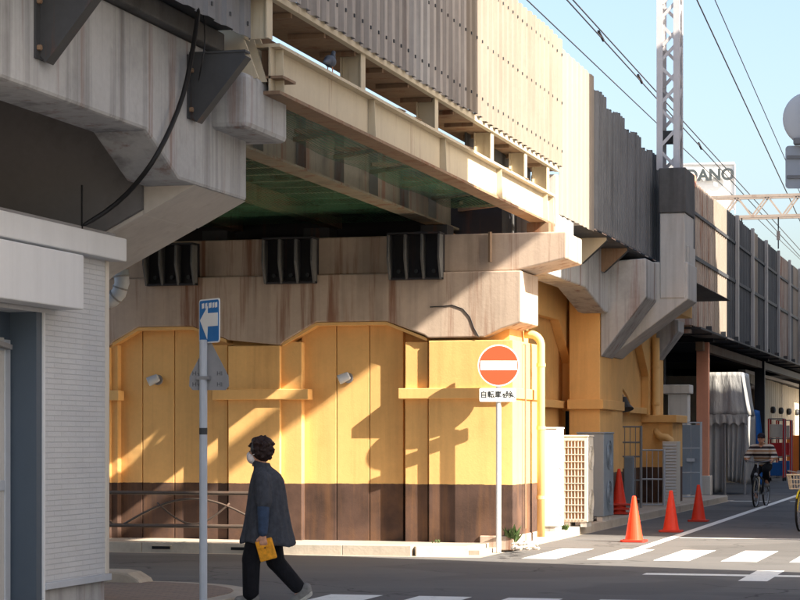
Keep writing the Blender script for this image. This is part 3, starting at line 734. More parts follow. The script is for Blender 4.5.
MB().box(-8.2, -8.0, 77.8, 120, 4.05, 4.29).build('longitudinal_beam', 'steel_dark', sp)
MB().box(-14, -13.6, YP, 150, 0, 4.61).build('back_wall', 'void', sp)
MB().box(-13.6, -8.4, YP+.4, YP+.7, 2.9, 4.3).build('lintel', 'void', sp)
for i in range(10):
    MB().box(-8.5, XP+.2, 59+i*3.1, 59.12+i*3.1, 4.36, 4.60).build('outrigger', 'steel_dark', sp)
MB().box(XP-.5, XP+.25, YP, 130, 4.40, 4.45).build('gutter', 'steel_black', sp)

# cream shed wall behind the columns
cw = thing('cream_shed', 'cream sheet clad shed wall under the far platform', 'shed', (-9.5, 80, 0))
XS = -9.0
y = yx_(744, XS)
for i in range(7):
    sheet(cw, XS, y+i*3.4, y+i*3.4+3.38, .02, 4.0-.02*i, 'cream_wall', .85, .03, None, name='cladding_sheet')
MB().box(XS-.2, XS+.06, y-.05, y+24, 4.0, 4.12).build('roof_edge', 'offwhite', cw)
MB().box(XS-3, XS-.01, y, y+24, 0, 3.9).build('body', 'cream_wall', cw)
for i in range(4):
    q = onX(773+i*8, 410+i*.8, XS+.1); MB().ball(q, (.12, .2, .16), 8, 6).build('vent_hood', 'steel_dark', cw)
qd = thing('brown_pipe', 'rust brown hooked pipe on the cream shed wall', 'pipe', (-8.9, 82, 2))
MB().tube([onX(px, py, XS+.2) for px, py in ((747, 408), (747, 389), (750, 386), (754, 388), (754, 430))], .11, 10).build('pipe', 'steel_tan', qd, smooth=True)

# covered stall: tarpaulin tent
tn = thing('tarpaulin_tent', 'grey tarpaulin tent with scalloped valance between the salmon and black columns', 'tent', (-8, 66, 0))
Yt = 62.8
P = lambda px, py, Y: onY(px, py, Y)
xl, xr, xa = xy_(706, Yt), xy_(748, Yt), xy_(741, Yt)
zr, zv, ze = P(741, 372, Yt).z, P(745, 415, Yt).z, P(745, 426, Yt).z
def drape(a, b, c, d, nu, nv, amp, freq, ph):          # a,b top corners, c,d lower corners
    mb = MB(); a, b, c, d = map(Vector, (a, b, c, d)); nrm = (b-a).cross(c-a).normalized()
    for j in range(nv+1):
        for i in range(nu+1):
            u, v = i/nu, j/nv
            p = a.lerp(b, u).lerp(c.lerp(d, u), v)+nrm*amp*(.25+v)*math.sin(freq*u+ph+1.3*math.sin(3*u))
            mb.v.append(tuple(p))
    for j in range(nv):
        for i in range(nu):
            q = j*(nu+1)+i; mb.f.append((q, q+1, q+nu+2, q+nu+1))
    return mb
drape((xl, Yt, zr), (xa, Yt, zr), (xl-.1, Yt-.1, zv), (xr, Yt-.1, zv), 30, 10, .03, 14, 0).build('roof_cover', 'tarp', tn, smooth=True, solid=.01)
drape((xa, Yt, zr), (xa, Yt+2, zr), (xr, Yt-.1, zv), (xr, Yt+2, zv), 20, 8, .03, 14, 0).build('roof_cover', 'tarp', tn, smooth=True, solid=.01)
v = MB(); n = 40
top = [(xl-.1+(xr-xl+.1)*i/n, Yt-.13, zv+.02) for i in range(n+1)]; bot = [(p_[0], p_[1]-.02*math.sin(i*1.1), ze+.10*abs(math.sin(i*math.pi/8))) for i, p_ in enumerate(top)]
v.v = top+bot; v.f = [(i, i+1, n+2+i, n+1+i) for i in range(n)]
v.build('valance', 'tarp', tn, solid=.01)
drape((xl, Yt, zv), (xy_(725, Yt), Yt, zv), (xl, Yt, .05), (xy_(724, Yt), Yt, .05), 30, 12, .04, 17, 1).build('side_curtain', 'tarp', tn, smooth=True, solid=.01)
drape((xy_(726, Yt), Yt-.03, zv), (xr-.03, Yt-.03, zv), (xy_(727, Yt), Yt, .4), (xy_(742, Yt), Yt+.1, .3), 30, 12, .06, 23, 2).build('side_curtain', 'tarp', tn, smooth=True, solid=.01)
drape((xr-.03, Yt, zv), (xr-.03, Yt+2, zv), (xr-.1, Yt, .3), (xr-.1, Yt+2, .3), 30, 12, .05, 23, 2).build('side_curtain', 'tarp', tn, smooth=True, solid=.01)
for px in (725, 745): MB().tube([(xy_(px, Yt), Yt-.05, .0), (xy_(px, Yt), Yt-.05, zv)], .035, 8).build('tent_pole', 'galv_dark', tn)
for x in (xr-.03, xl): MB().tube([(x, Yt+2, 0), (x, Yt+2, zv)], .035, 8).build('tent_pole', 'galv_dark', tn)
# blue tarp bundle and roll cages
c = onY(752, 440, 68.0)
bt = drape((c.x-.35, 68.0, 2.55), (c.x+.22, 68.1, 2.45), (c.x-.4, 67.8, .25), (c.x+.5, 67.9, .15), 40, 16, .09, 21, .4)
for i, (a_, b_) in enumerate(zip(bt.v, bt.v[1:])): pass
tag(bt.build('blue_tarp_drape', 'blue_tarp', smooth=True, solid=.012), 'blue tarpaulin hanging in folds behind the cyclist', 'tarpaulin')
def roll_cage(px, py, label, h=2.35):
    c = onZ(px, py); t = thing('roll_cage', label, 'roll cage', c, 0, 'red roll cages near the cyclist')
    W, D = .55, .8
    for sx in (-1, 1):
        for sy in (-1, 1):
            MB().tube([(c.x+sx*W/2, c.y+sy*D/2, .12), (c.x+sx*W/2, c.y+sy*D/2, h)], .03, 8).build('upright', 'red', t)
            MB().tube([(c.x+sx*W/2-.03, c.y+sy*D/2, .07), (c.x+sx*W/2+.03, c.y+sy*D/2, .07)], .07, 10).build('caster', 'black', t)
    for z in (.16, .9, 1.6, h): 
        o = MB(); o.box(c.x-W/2, c.x+W/2, c.y-D/2, c.y+D/2, z-.02, z+.02); o.build('shelf', 'galv_dark', t)
    for i, (z, m) in enumerate(((.2, 'blue_tarp'), (.94, 'red'), (1.64, 'offwhite'))):
        MB().box(c.x-W/2+.05, c.x+W/2-.05, c.y-D/2+.06, c.y+D/2-.06, z, z+.5).build('box_load', m, t, bevel=.02)
    for i in range(9):
        MB().tube([(c.x+W/2, c.y-D/2+D*(i+1)/10, .16), (c.x+W/2, c.y-D/2+D*(i+1)/10, h)], .008, 5).build('wire', 'galv_dark', t)
roll_cage(777, 481, 'red framed roll cage loaded with boxes, left of the pair behind the cyclist')
roll_cage(784.5, 478, 'red framed roll cage loaded with boxes, right of the pair behind the cyclist')
ob = thing('orange_stall_board', 'orange board stall front at the right edge of the side street', 'stall', onZ(797, 477))
c = onZ(796, 476); MB().box(c.x-.4, c.x+1.0, c.y, c.y+.12, .05, 1.75).build('board', 'orange', ob, bevel=.02)
for dx in (-.35, .9): MB().box(c.x+dx, c.x+dx+.06, c.y+.121, c.y+.2, 0, 1.7).build('leg', 'steel_dark', ob)

# grey pillar and gates past the ochre column
gp = thing('gate_pillar', 'grey rendered gate pillar with a flat cap behind the far ochre column', 'pillar', (-7.9, 56.3, 0))
c = onY(679, 440, 55.6)
MB().box(c.x-.28, c.x+.22, 55.6, 56.1, 0, 2.72).build('shaft', 'concrete_pale', gp, bevel=.02)
MB().box(c.x-.42, c.x+.28, 55.5, 56.2, 2.725, 2.95).build('capstone', 'concrete_pale', gp, bevel=.02)
def gate(p0, p1, Y, z1, label, m='galv', rails=(.15, .75, 1.35), dy=0):
    x0, x1 = xy_(p0, Y), xy_(p1, Y+dy); t = thing('mesh_gate', label, 'gate', ((x0+x1)/2, Y, .0))
    L = math.hypot(x1-x0, dy); 
    def at(u, z, off=0): return Vector((x0+(x1-x0)*u+off*dy/L, Y+dy*u-off*(x1-x0)/L, z))
    for u in (0, 1): MB().tube([at(u, .1), at(u, z1)], .03, 8).build('gate_post', m, t)
    for z in list(rails)+[z1-.02]: MB().tube([at(0, z), at(1, z)], .018, 6).build('gate_rail', m, t)
    n = max(3, int(L/.11))
    for i in range(1, n): MB().tube([at(i/n, .12), at(i/n, z1-.02)], .009, 5).build('gate_bar', m, t)
    return t, at
t, at = gate(681, 701, 54.4, 2.0, 'tall grey metal gate beside the salmon steel column')
for u0, u1 in ((.05, .48), (.52, .95)):
    a, b = at(u0, 0, .03), at(u1, 0, .03); MB().box(a.x, b.x, a.y+.02, a.y+.035, .2, 1.92).build('gate_panel', 'grey_blue', t)
MB().box(at(.3, 0).x, at(.7, 0).x, 54.32, 54.36, 1.02, 1.10).build('latch', 'galv', t)
t, at = gate(614, 641, 46.2, 1.85, 'dark rack of pipes and bars in the bay behind the stacked cones', 'galv_dark', (.3, .7, 1.2, 1.5))
MB().box(at(.45, 0).x, at(.8, 0).x, 45.9, 46.1, .15, 1.2).build('cabinet', 'grey_blue', t, bevel=.02)
t, at = gate(641, 664, 47.5, 1.35, 'low grey bar gate in front of the far ochre column', 'galv', (.15, .7))
c = onY(669.5, 440, 48.4); c.z = .12
lu = thing('louvre_unit', 'white louvred outdoor unit standing by the bar gate', 'louvre unit', c)
MB().box(c.x-.16, c.x+.17, c.y, c.y+.5, .12, 1.52).build('casing', 'offwhite', lu, bevel=.01)
for i in range(19): MB().box(c.x-.14, c.x+.15, c.y-.025, c.y-.002, .2+i*.068, .2+i*.068+.045).build('slat', 'white', lu)

# ---------------------------------------------------------------- air conditioners by the corner
def condenser(name, x0, x1, y0, y1, z1, label, m, grille=True, zb=.2):
    t = thing(name, label, 'air conditioner', ((x0+x1)/2, (y0+y1)/2, .12), 0, 'outdoor units beside the ochre viaduct')
    MB().box(x0, x1, y0, y1, zb, z1).build('casing', m, t, bevel=.015)
    MB().box(x0-.01, x1+.01, y0-.01, y1+.01, z1+.001, z1+.03).build('top_cover', m, t, bevel=.008)
    for a, b in ((x0+.03, x0+.13), (x1-.13, x1-.03)): MB().box(a, b, y0+.02, y1-.02, .12, zb-.001).build('foot', 'concrete_pale', t)
    if grille:
        nx, nz = 6, 11
        g = MB().box(x0+.05, x1-.05, y0-.004, y0-.001, zb+.06, z1-.06).build('coil', 'steel_tan', t)
        for i in range(nx+1):
            x = x0+.05+(x1-x0-.1)*i/nx; MB().box(x-.006, x+.006, y0-.02, y0-.008, zb+.05, z1-.05).build('guard_wire', 'offwhite', g)
        for i in range(nz+1):
            z = zb+.05+(z1-zb-.1)*i/nz; MB().box(x0+.04, x1-.04, y0-.03, y0-.0205, z-.006, z+.006).build('guard_wire', 'offwhite', g)
    # side: fan rings facing the street
    for zc in ((zb+z1)/2-.36, (zb+z1)/2+.36):
        yc = (y0+y1)/2; r = min(.26, (y1-y0)*.4)
        for rr in (r, r*.7, r*.4): MB().tube([(x1+.012, yc+rr*math.cos(2*math.pi*i/20), zc+rr*math.sin(2*math.pi*i/20)) for i in range(20)], .008, 5, True).build('fan_guard', m, t)
    return t
condenser('air_conditioner', xy_(541, 33.6), xy_(557, 33.6), 33.6, 34.15, 1.72, 'white air conditioner cabinet in full sun at the wall corner', 'white', False)
condenser('air_conditioner', xy_(562, 35.6), xy_(588, 35.6), 35.6, 36.1, 1.60, 'large beige air conditioner with wire guard grille', 'offwhite')
condenser('air_conditioner', xy_(577, 38.2), xy_(604, 38.2), 38.2, 39.2, 1.66, 'blue grey air conditioner cabinet behind the wire guarded one', 'grey_blue', False)

# ================================================================ LATTICE MAST, GANTRY AND WIRES
mt = thing('lattice_mast', 'tall grey lattice steel mast standing on the viaduct pedestal', 'mast', (0,0,0))
q0 = onY(656.5, 168, YB+.25); q1 = onY(679.5, 168, YB+.25)
mx0, mx1 = q0.x, q1.x; my0, my1 = YB+.25, YB+.75; mz0, mz1 = zpx(668, 168, YB)+.001, 16.5
mt.location = ((mx0+mx1)/2, (my0+my1)/2, mz0)
for x in (mx0, mx1):
    for y in (my0, my1):
        o = MB(); sx = 1 if x == mx0 else -1; sy = 1 if y == my0 else -1
        o.box(min(x, x+sx*.12), max(x, x+sx*.12), min(y, y+sy*.012), max(y, y+sy*.012), mz0, mz1)
        o.box(min(x, x+sx*.012), max(x, x+sx*.012), min(y+sy*.0125, y+sy*.12), max(y+sy*.0125, y+sy*.12), mz0, mz1)
        o.build('corner_angle', 'mast', mt)
n = 24; hz = (mz1-mz0)/n
for i in range(n):
    z = mz0+i*hz; a, b = (mx0+.03, mx1-.03) if i % 2 else (mx1-.03, mx0+.03)
    MB().bar((a, my0+.024, z), (b, my0+.024, z+hz), .06, .02, (0,1,0)).build('lacing_bar', 'mast', mt)
    MB().bar((b, my1-.024, z), (a, my1-.024, z+hz), .06, .02, (0,1,0)).build('lacing_bar', 'mast', mt)
    a, b = (my0+.03, my1-.03) if i % 2 else (my1-.03, my0+.03)
    MB().bar((mx1-.024, a, z), (mx1-.024, b, z+hz), .02, .06).build('lacing_bar', 'mast', mt)
    MB().bar((mx0+.024, a, z), (mx0+.024, b, z+hz), .02, .06).build('lacing_bar', 'mast', mt)
MB().box(mx0+.02, mx1-.1, my0+.1, my0+.4, zpx(668, 140, YB), zpx(668, 128, YB)).build('junction_box', 'steel_dark', mt, bevel=.01)

gy = 76.0
g = thing('catenary_gantry', 'pale horizontal truss gantry over the tracks at right', 'gantry', (-10, gy, 0))
zb_, zt_ = onY(770, 216, gy).z, onY(770, 195.5, gy).z
gx0, gx1 = -16, -4.6
for z in (zb_, zt_):
    for dy in (0, .6): MB().bar((gx0, gy+dy, z), (gx1, gy+dy, z), .09, .09).build('chord', 'gantry', g)
n = 11
for i in range(n):
    a = gx0+(gx1-gx0)*i/n; b = gx0+(gx1-gx0)*(i+1)/n; m_ = (a+b)/2
    for dy in (0, .6):
        MB().bar((a, gy+dy, zt_), (m_, gy+dy, zb_), .05, .05).build('web_bar', 'gantry', g); MB().bar((m_, gy+dy, zb_), (b, gy+dy, zt_), .05, .05).build('web_bar', 'gantry', g)
for x in (gx0, gx1): MB().box(x-.12, x+.12, gy+.05, gy+.55, 0 if x > -7 else 4.95, zt_).build('gantry_post', 'gantry', g)
for x in (-7.35, -8.6):
    MB().bar((x, gy+.3, zb_), (x, gy+.3, zb_-1.1), .04, .04).build('drop_bar', 'steel_dark', g)
    MB().tube([(x, gy+.3, zb_-.5), (x, gy+.3, zb_-.8)], [.06, .06], 8).build('insulator', 'gantry', g)
def wire(p, q, r, label, sag=.3, name='overhead_wire'):
    pts = []
    for i in range(13):
        u = i/12; a = Vector(p).lerp(Vector(q), u); a.z -= sag*4*u*(1-u); pts.append(a)
    tag(MB().tube(pts, r, 5).build(name, 'steel_dark', smooth=True), label, 'wire', 'overhead wires')
def wire_px(a, b, X, r, label, sag=.0):
    p, q = onX(*a, X), onX(*b, X); d = (q-p)
    wire(p-d*.5, q+d*2.5, r, label, sag)
wire_px((567, 0), (716, 164), -9.0, .018, 'upper wire of the close pair passing behind the lattice mast')
wire_px((573, 0), (722, 164), -8.95, .018, 'lower wire of the close pair passing behind the lattice mast')
wire_px((527, 0), (704, 168), -9.6, .016, 'thin overhead wire left of the close pair of wires')
wire_px((697, 0), (787, 193), -8.2, .022, 'thicker overhead wire crossing the sky right of the mast')
wire_px((715, 0), (797, 186), -8.0, .016, 'thinner overhead wire at the right of the sky')
for px, py in ((601, 36), (640, 79), (700, 146)):
    c = onX(px, py, -9); MB()
    tag(MB().bar(c+Vector((0, -.35, .05)), c+Vector((0, .35, -.05)), .05, .05).build('wire_spacer', 'steel_black'), 'small dark spacer clamp on the paired wires, %s' % {601: 'leftmost one', 640: 'just left of the mast', 700: 'right of the mast'}[px], 'clamp')

# rooftop letters far behind
bd = thing('rooftop_sign', 'white rooftop signboard with grey letters behind the lattice mast', 'sign', (0,0,0))
Yr = 138.0
a, b = onY(640, 164, Yr), onY(735, 164, Yr); zlo = onY(700, 215, Yr).z
bd.location = ((a.x+b.x)/2, Yr, zlo)
for p, q in (((a.x, a.z), (b.x, b.z)), ((b.x, b.z), (b.x, zlo)), ((a.x, a.z), (a.x, zlo)), ((a.x, zlo+.3), (b.x, zlo+.3))):
    MB().bar((p[0], Yr, p[1]), (q[0], Yr, q[1]), .07, .07, (0,1,0)).build('frame_bar', 'galv', bd)
c = onY(710.0, 175.3, Yr-.2)
text_part('DANO', 1.0, 'letter_grey', bd, Matrix.Translation(c) @ Matrix.Rotation(R(90), 4, 'X'), .03, 'sign_letters', sx=1.0, bold=.035)
MB().box(a.x+.05, b.x-.05, Yr+.05, Yr+.12, zlo+.35, a.z-.05).build('white_panel', 'brand_white', bd)
hb = thing('office_block', 'far pale office block carrying the rooftop letters', 'building', (b.x-6, Yr+8, 0))
MB().box(b.x-16, b.x-3, Yr+.5, Yr+8, 0, zlo-.3).build('body', 'facade', hb)
for fl in range(4):
    for i in range(4): MB().box(b.x-15+i*3.1, b.x-13+i*3.1, Yr+.44, Yr+.499, 1.5+fl*3.6, 3.3+fl*3.6).build('window', 'window', hb)

# ================================================================ LEFT WHITE BUILDING
wb = thing('white_hut', 'low white building with textured siding and fascia under the left viaduct', 'building', (-9.5, 16, 0))
XB = -7.75
def sc(z): return HC+(z-HC)*.929
def bx(px, py, X=XB): q = onX(px, py, X); return q.y, q.z
ye = bx(108, 440)[0]; yd1 = bx(41, 440)[0]
zroof = bx(112, 262)[1]
MB().box(XB-.15, XB, yd1+.05, ye-.07, .35, zroof).build('siding_wall', 'siding', wb)
MB().box(XB-.15, XB, 11.0, yd1+.0498, sc(2.7), zroof).build('siding_wall', 'siding', wb)
MB().box(XB-2.6, XB-.151, ye-.21, ye-.06, .35, zroof).build('siding_wall', 'siding', wb)
MB().box(XB-.12, XB+.012, ye-.0695, ye+.005, .35, zroof).build('corner_trim', 'offwhite', wb, bevel=.006)
MB().box(XB-.1, XB+.02, yd1+.02, yd1+.0495, .05, sc(2.7)).build('door_trim', 'white', wb, bevel=.005)
MB().box(XB-2.6, XB+.13, 11.0, ye+.13, zroof+.001, zroof+.21).build('roof_fascia', 'white', wb, bevel=.012)
MB().box(XB-2.55, XB+.05, 11.0, ye+.05, zroof+.211, zroof+.25).build('roof', 'galv_dark', wb)
MB().box(XB-.14, XB+.03, yd1+.05, ye+.02, .29, .348).build('base_flashing', 'galv', wb, bevel=.004)
MB().box(XB-2.5, XB-.02, yd1+.05, ye-.04, .0, .289).build('plinth', 'concrete', wb)
sgn = MB().box(XB+.02, XB+.24, 12.5, bx(84, 300, XB+.24)[0], sc(2.74), sc(3.24)).build('awning_box', 'white', wb, bevel=.01)
# recessed glazed door
xd = XB-.22
MB().box(xd-.05, XB-.001, yd1-.09, yd1+.019, .05, sc(2.7)).build('door_jamb', 'door_blue', wb)
MB().box(xd-.3, xd-.02, 11, yd1-.09, sc(2.45), sc(2.699)).build('door_head', 'door_blue', wb)
dr = MB().box(xd-.03, xd+.0, yd1-.22, yd1-.12, .08, sc(2.449)).build('door', 'galv', wb, bevel=.004)
MB().box(xd-.03, xd+.0, yd1-1.3, yd1-1.2, .08, sc(2.449)).build('stile', 'galv', dr, bevel=.004)
for z in (.08, 1.13, 2.29): MB().box(xd-.028, xd-.002, yd1-1.199, yd1-.221, z, z+.085).build('rail', 'galv', dr, bevel=.004)
MB().box(xd-.02, xd-.012, yd1-1.2, yd1-.22, .1, 2.4).build('pane', 'concrete_pale', dr)
MB().bar((xd+.03, yd1-.2, 2.32), (xd+.03, yd1-.55, 2.36), .05, .04).build('door_closer', 'galv_dark', dr)
MB().box(XB-2.6, xd-.31, 11, yd1-.1, .0, 2.4).build('inner_wall', 'concrete_pale', wb)
# ventilation elbow behind the hut
ve = thing('duct_elbow', 'ribbed grey duct elbow above the white hut corner', 'duct', onY(118, 290, 29.3))
dpnts = [onY(px, py, 29.2) for px, py in ((104, 303), (112, 300), (119, 293), (122, 283), (121, 270))]
MB().tube(dpnts, .11, 12).build('duct', 'galv', ve, smooth=True)
for p_, q_ in zip(dpnts, dpnts[1:]): m_ = p_.lerp(q_, .5); d_ = (q_-p_).normalized()*.012; MB().tube([m_-d_, m_+d_], .12, 12).build('rib', 'galv_dark', ve)
# raised kerb end near the hut
kb = MB(); y0, y1 = 21.75, 22.15; xe = onZ(150, 585).x
kb.prism([(-16, 0), (xe, 0), (xe-.04, .07), (xe-.16, .14), (xe-.3, .16), (-16, .16)], 'y', y0, y1)
tag(kb.build('kerb_barrier', 'curb', bevel=.03), 'raised kerb block with a rounded end beside the white hut', 'kerb')

# ================================================================ SIGNS
def pole_at(px, d): q = onD(px, 440, d); return Vector((q.x, q.y, 0))
c = pole_at(203.3, 20.0)
sg = thing('street_sign', 'blue one way sign and triangular sign back on a grey pole beside the hut', 'street sign', c)
MB().tube([(c.x, c.y, .03), (c.x, c.y, 2.46)], .036, 14).build('pole', 'galv', sg, smooth=False)
MB().tube([(c.x, c.y, .03), (c.x, c.y, .06)], .09, 14).build('pole_base', 'galv_dark', sg)
# blue sign turned away from the camera
K = 110.0
cz = HC+(440-321)/K
rz = TH+R(-54)
bm_ = Matrix.Translation((c.x+.06, c.y, cz)) @ Matrix.Rotation(rz, 4, 'Z')
def rrect(w_, h_, r, n=4):
    out = []
    for cx, cy, a0 in ((w_/2-r, h_/2-r, 0), (-w_/2+r, h_/2-r, 90), (-w_/2+r, -h_/2+r, 180), (w_/2-r, -h_/2+r, 270)):
        for i in range(n+1): a = R(a0+90*i/n); out.append((cx+r*math.cos(a), cy+r*math.sin(a)))
    return out
def plate(poly, y0, y1, mtx, name, m, parent):
    mb = MB().prism(poly, 'y', y0, y1); mb.v = [tuple(mtx @ Vector(p)) for p in mb.v]; return mb.build(name, m, parent)
bp_ = plate(rrect(.36, .40, .03), -.003, .003, bm_, 'one_way_plate', 'brand_white', sg)
plate(rrect(.335, .375, .022), -.006, -.0032, bm_, 'blue_field', 'sign_blue', bp_)
plate([(-.155, .01), (-.02, .135), (-.02, .07), (.155, .07), (.155, -.05), (-.02, -.05), (-.03, -.165)], -.009, -.0062, bm_, 'arrow', 'brand_white', bp_)
for i, (x, w_) in enumerate(((-.12, .035), (-.06, .03), (.0, .045), (.065, .03), (.11, .035))):
    plate([(x, .115), (x+w_, .12), (x+w_, .165), (x, .16)], -.009, -.0062, bm_, 'worn_patch', 'brand_white', bp_)
tm = Matrix.Translation((c.x+.03, c.y+.045, 0)) @ Matrix.Rotation(TH, 4, 'Z')
tri = [((px-203.3-3.2)/K, HC+(440-py)/K) for px, py in ((206, 341), (209, 341), (227, 376), (227.5, 386), (224, 390), (191, 390), (187.5, 386), (188, 376))]
tp = plate(tri, -.004, .004, tm, 'sign_back', 'galv_dark', sg)
MB().box(c.x-.05, c.x+.06, c.y-.04, c.y+.035, 2.10, 2.13).build('clamp', 'galv_dark', sg)
for row in (373.5, 384.5):
    z = HC+(440-row)/K
    for t_, x in (('H·dk', 196.5), ('HI', 218)):
        text_part(t_, .055, 'steel_dark', tp, tm @ Matrix.Translation(((x-203.3-3.2)/K, -.0045, z)) @ Matrix.Rotation(R(90), 4, 'X'), .0005, 'faint_lettering')
for z in (1.6, .55): MB().tube([(c.x, c.y, z), (c.x, c.y, z+.06)], .0375, 14).build('sticker', 'steel_dark' if z > 1 else 'galv', sg)

# no entry sign
c = onY(498.5, 548, YW-.24); c.z = .0
ne = thing('no_entry_sign', 'round red no entry sign with a white plate on a white pole', 'street sign', c)
MB().tube([(c.x, c.y, .0), (c.x, c.y, 2.85)], .034, 12).build('pole', 'white', ne)
d_ = math.hypot(c.x, c.y)
sc = onD(499.5, 365.5, (c.x*-ST+c.y*CT))
nm = Matrix.Translation((sc.x, sc.y-.05, sc.z)) @ Matrix.Rotation(TH, 4, 'Z')
r_ = 20.0/FPX*(c.x*-ST+c.y*CT)
rim = plate(circle(0, 0, r_+.012, 40), -.002, .004, nm, 'round_plate', 'brand_white', ne)
plate(circle(0, 0, r_-.006, 40), -.005, -.0022, nm, 'red_disc', 'sign_red', rim)
plate(rrect(r_*1.84, r_*.46, .004, 2), -.008, -.0052, nm, 'white_bar', 'brand_white', rim)
s2 = onD(498.5, 395, (c.x*-ST+c.y*CT)); n2 = Matrix.Translation((s2.x, s2.y-.05, s2.z)) @ Matrix.Rotation(TH, 4, 'Z')
pl = plate(rrect(.50, .185, .02), -.003, .003, n2, 'supplementary_plate', 'brand_white', ne)
text_part('自転車', .10, 'sign_black', pl, n2 @ Matrix.Translation((-.092, -.0045, 0)) @ Matrix.Rotation(R(90), 4, 'X'), .0008, 'lettering', thick=.0026)
text_part('を', .072, 'sign_black', pl, n2 @ Matrix.Translation((.092, -.0045, -.012)) @ Matrix.Rotation(R(90), 4, 'X'), .0008, 'lettering', thick=.0026)
text_part('除', .10, 'sign_black', pl, n2 @ Matrix.Translation((.158, -.0045, 0)) @ Matrix.Rotation(R(90), 4, 'X'), .0008, 'lettering', thick=.0026)
text_part('く', .07, 'letter_grey', pl, n2 @ Matrix.Translation((.222, -.0045, -.012)) @ Matrix.Rotation(R(90), 4, 'X'), .0008, 'lettering', thick=.0026)
for z in (sc.z, s2.z): MB().box(c.x-.05, c.x+.05, c.y-.048, c.y+.036, z-.02, z+.02).build('clamp', 'galv', ne)

# mirror pole at the right edge
c = pole_at(807, 20.0)
mp = thing('mirror_pole', 'grey back of a round traffic mirror and square plate at the right edge', 'traffic mirror', c)
MB().tube([(c.x, c.y, 0), (c.x, c.y, 4.85)], .038, 12).build('pole', 'galv', mp)
zc = HC+(440-117)/K
mm = Matrix.Translation((c.x, c.y+.09, zc)) @ Matrix.Rotation(TH, 4, 'Z')
rings = []
for r_, y_ in ((.225, .05), (.24, .035), (.24, .015), (.22, .0), (.12, -.012), (.03, -.016)):
    rings.append([tuple(mm @ Vector((r_*math.cos(2*math.pi*i/32)*.93, y_, r_*math.sin(2*math.pi*i/32)))) for i in range(32)])
MB().loft(rings).build('mirror_back', 'white', mp, smooth=True)
MB().box(c.x-.12, c.x+.12, c.y-.05, c.y+.06, zc-.25, zc-.19).build('clamp', 'galv_dark', mp, bevel=.01)
m3 = Matrix.Translation((c.x, c.y+.05, HC+(440-166.5)/K)) @ Matrix.Rotation(TH, 4, 'Z')
plate(rrect(.40, .39, .03), -.004, .004, m3, 'plate_back', 'galv', mp)
for z in (-.09, .09): plate(rrect(.38, .03, .005, 2), -.02, -.0042, m3 @ Matrix.Translation((0, 0, z)), 'stiffening_rail', 'galv_dark', mp)

# ================================================================ GUARD RAIL
gr = thing('guard_rail', 'brown pedestrian guard rail with interlaced arches on the far kerb', 'guard rail', (-11, 28.8, .12))
Yg = 28.82
zt_, zb_ = zpx(190, 493, Yg), zpx(190, 526, Yg)
xs0, xs1 = -17, xy_(268, Yg)
for z in (zt_, zb_): MB().tube([(xs0, Yg, z), (xs1, Yg, z)], .028, 8).build('rail', 'rail_brown', gr)
for x in (xs0, xy_(60, Yg), xs1): 
    MB().tube([(x, Yg, .1), (x, Yg, zt_+.02)], .035, 10).build('post', 'rail_brown', gr)
    MB().ball((x, Yg, zt_+.035), .04, 8, 6).build('post_cap', 'rail_brown', gr)
for pa, pb in ((120, 268), (-30, 118)):
    x0, x1 = xy_(pa, Yg)+.03, xy_(pb, Yg)-.03; n = 20
    MB().tube([(x0+(x1-x0)*i/n, Yg, zb_+(zt_-zb_-.08)*math.sin(math.pi*i/n)) for i in range(n+1)], .016, 6).build('arch_bar', 'rail_brown', gr, smooth=True)
    w_ = (x1-x0)
    MB().tube([(x0+w_*.25+w_*.5*i/n, Yg-.0, zt_-.14-(zt_-zb_-.17)*math.sin(math.pi*i/n)) for i in range(n+1)], .014, 6).build('arch_bar', 'rail_brown', gr, smooth=True)

# ================================================================ CONES
def mk_cone(label, loc, m='cone', parent_only=False):
    t = thing('traffic_cone', label, 'traffic cone', (0,0,0), 0, 'red traffic cones along the kerb')
    n = 24; prof = [(.145, .035), (.135, .05), (.03, .69), (.022, .70), (.012, .70)]
    MB().loft([[(r*math.cos(2*math.pi*i/n), r*math.sin(2*math.pi*i/n), z) for i in range(n)] for r, z in prof]).build('cone_body', m, t, smooth=False, local=True, bevel=.003)
    MB().prism([(x, y) for x, y in rrect(.38, .38, .05)], 'z', 0, .035).build('cone_base', 'cone_base', t, local=True, bevel=.006)
    t.location = loc; return t
mk_cone('sunlit orange cone, nearest of the row, at the crosswalk end', onZ(634, 542), 'cone_faded')
mk_cone('red cone second in the row, between the sunlit cone and the farthest cone', onZ(671, 532))
mk_cone('red cone farthest along the white edge line', onZ(698.5, 521.5))
base = onX(619, 515, -7.05); base.z = .13
for i, nm_ in enumerate(('bottom', 'middle', 'top')):
    t = mk_cone('dull red cone, %s of the stack beside the cabinet and pipe rack' % nm_, base+Vector((0, 0, .085*i)))
    t.rotation_euler.z = .2*i

# ================================================================ SMALL THINGS
# pigeon on the flange
pc = onX(330, 68, XV-.06)
pg = thing('pigeon', 'slate grey pigeon perched on the bridge girder flange', 'pigeon', (pc.x, pc.y, TF+.012))
o = MB(); z = TF+.012
o.ball((pc.x, pc.y, z+.13), (.06, .11, .065), 12, 8); o.ball((pc.x, pc.y+.10, z+.19), (.03, .035, .05), 10, 6); o.ball((pc.x, pc.y+.12, z+.235), (.026, .03, .027), 10, 6)
o.capsule((pc.x, pc.y-.06, z+.12), .04, (pc.x, pc.y-.19, z+.09), .02, 8)
o.build('body', 'pigeon', pg, remesh=.008, smoothit=3)
MB().tube([(pc.x, pc.y+.14, z+.235), (pc.x, pc.y+.17, z+.228)], [.008, .002], 6).build('beak', 'steel_black', pg)
for s_ in (-1, 1): MB().tube([(pc.x+.025*s_, pc.y, z+.08), (pc.x+.025*s_, pc.y+.01, z)], .006, 6).build('leg', 'redbrown', pg)
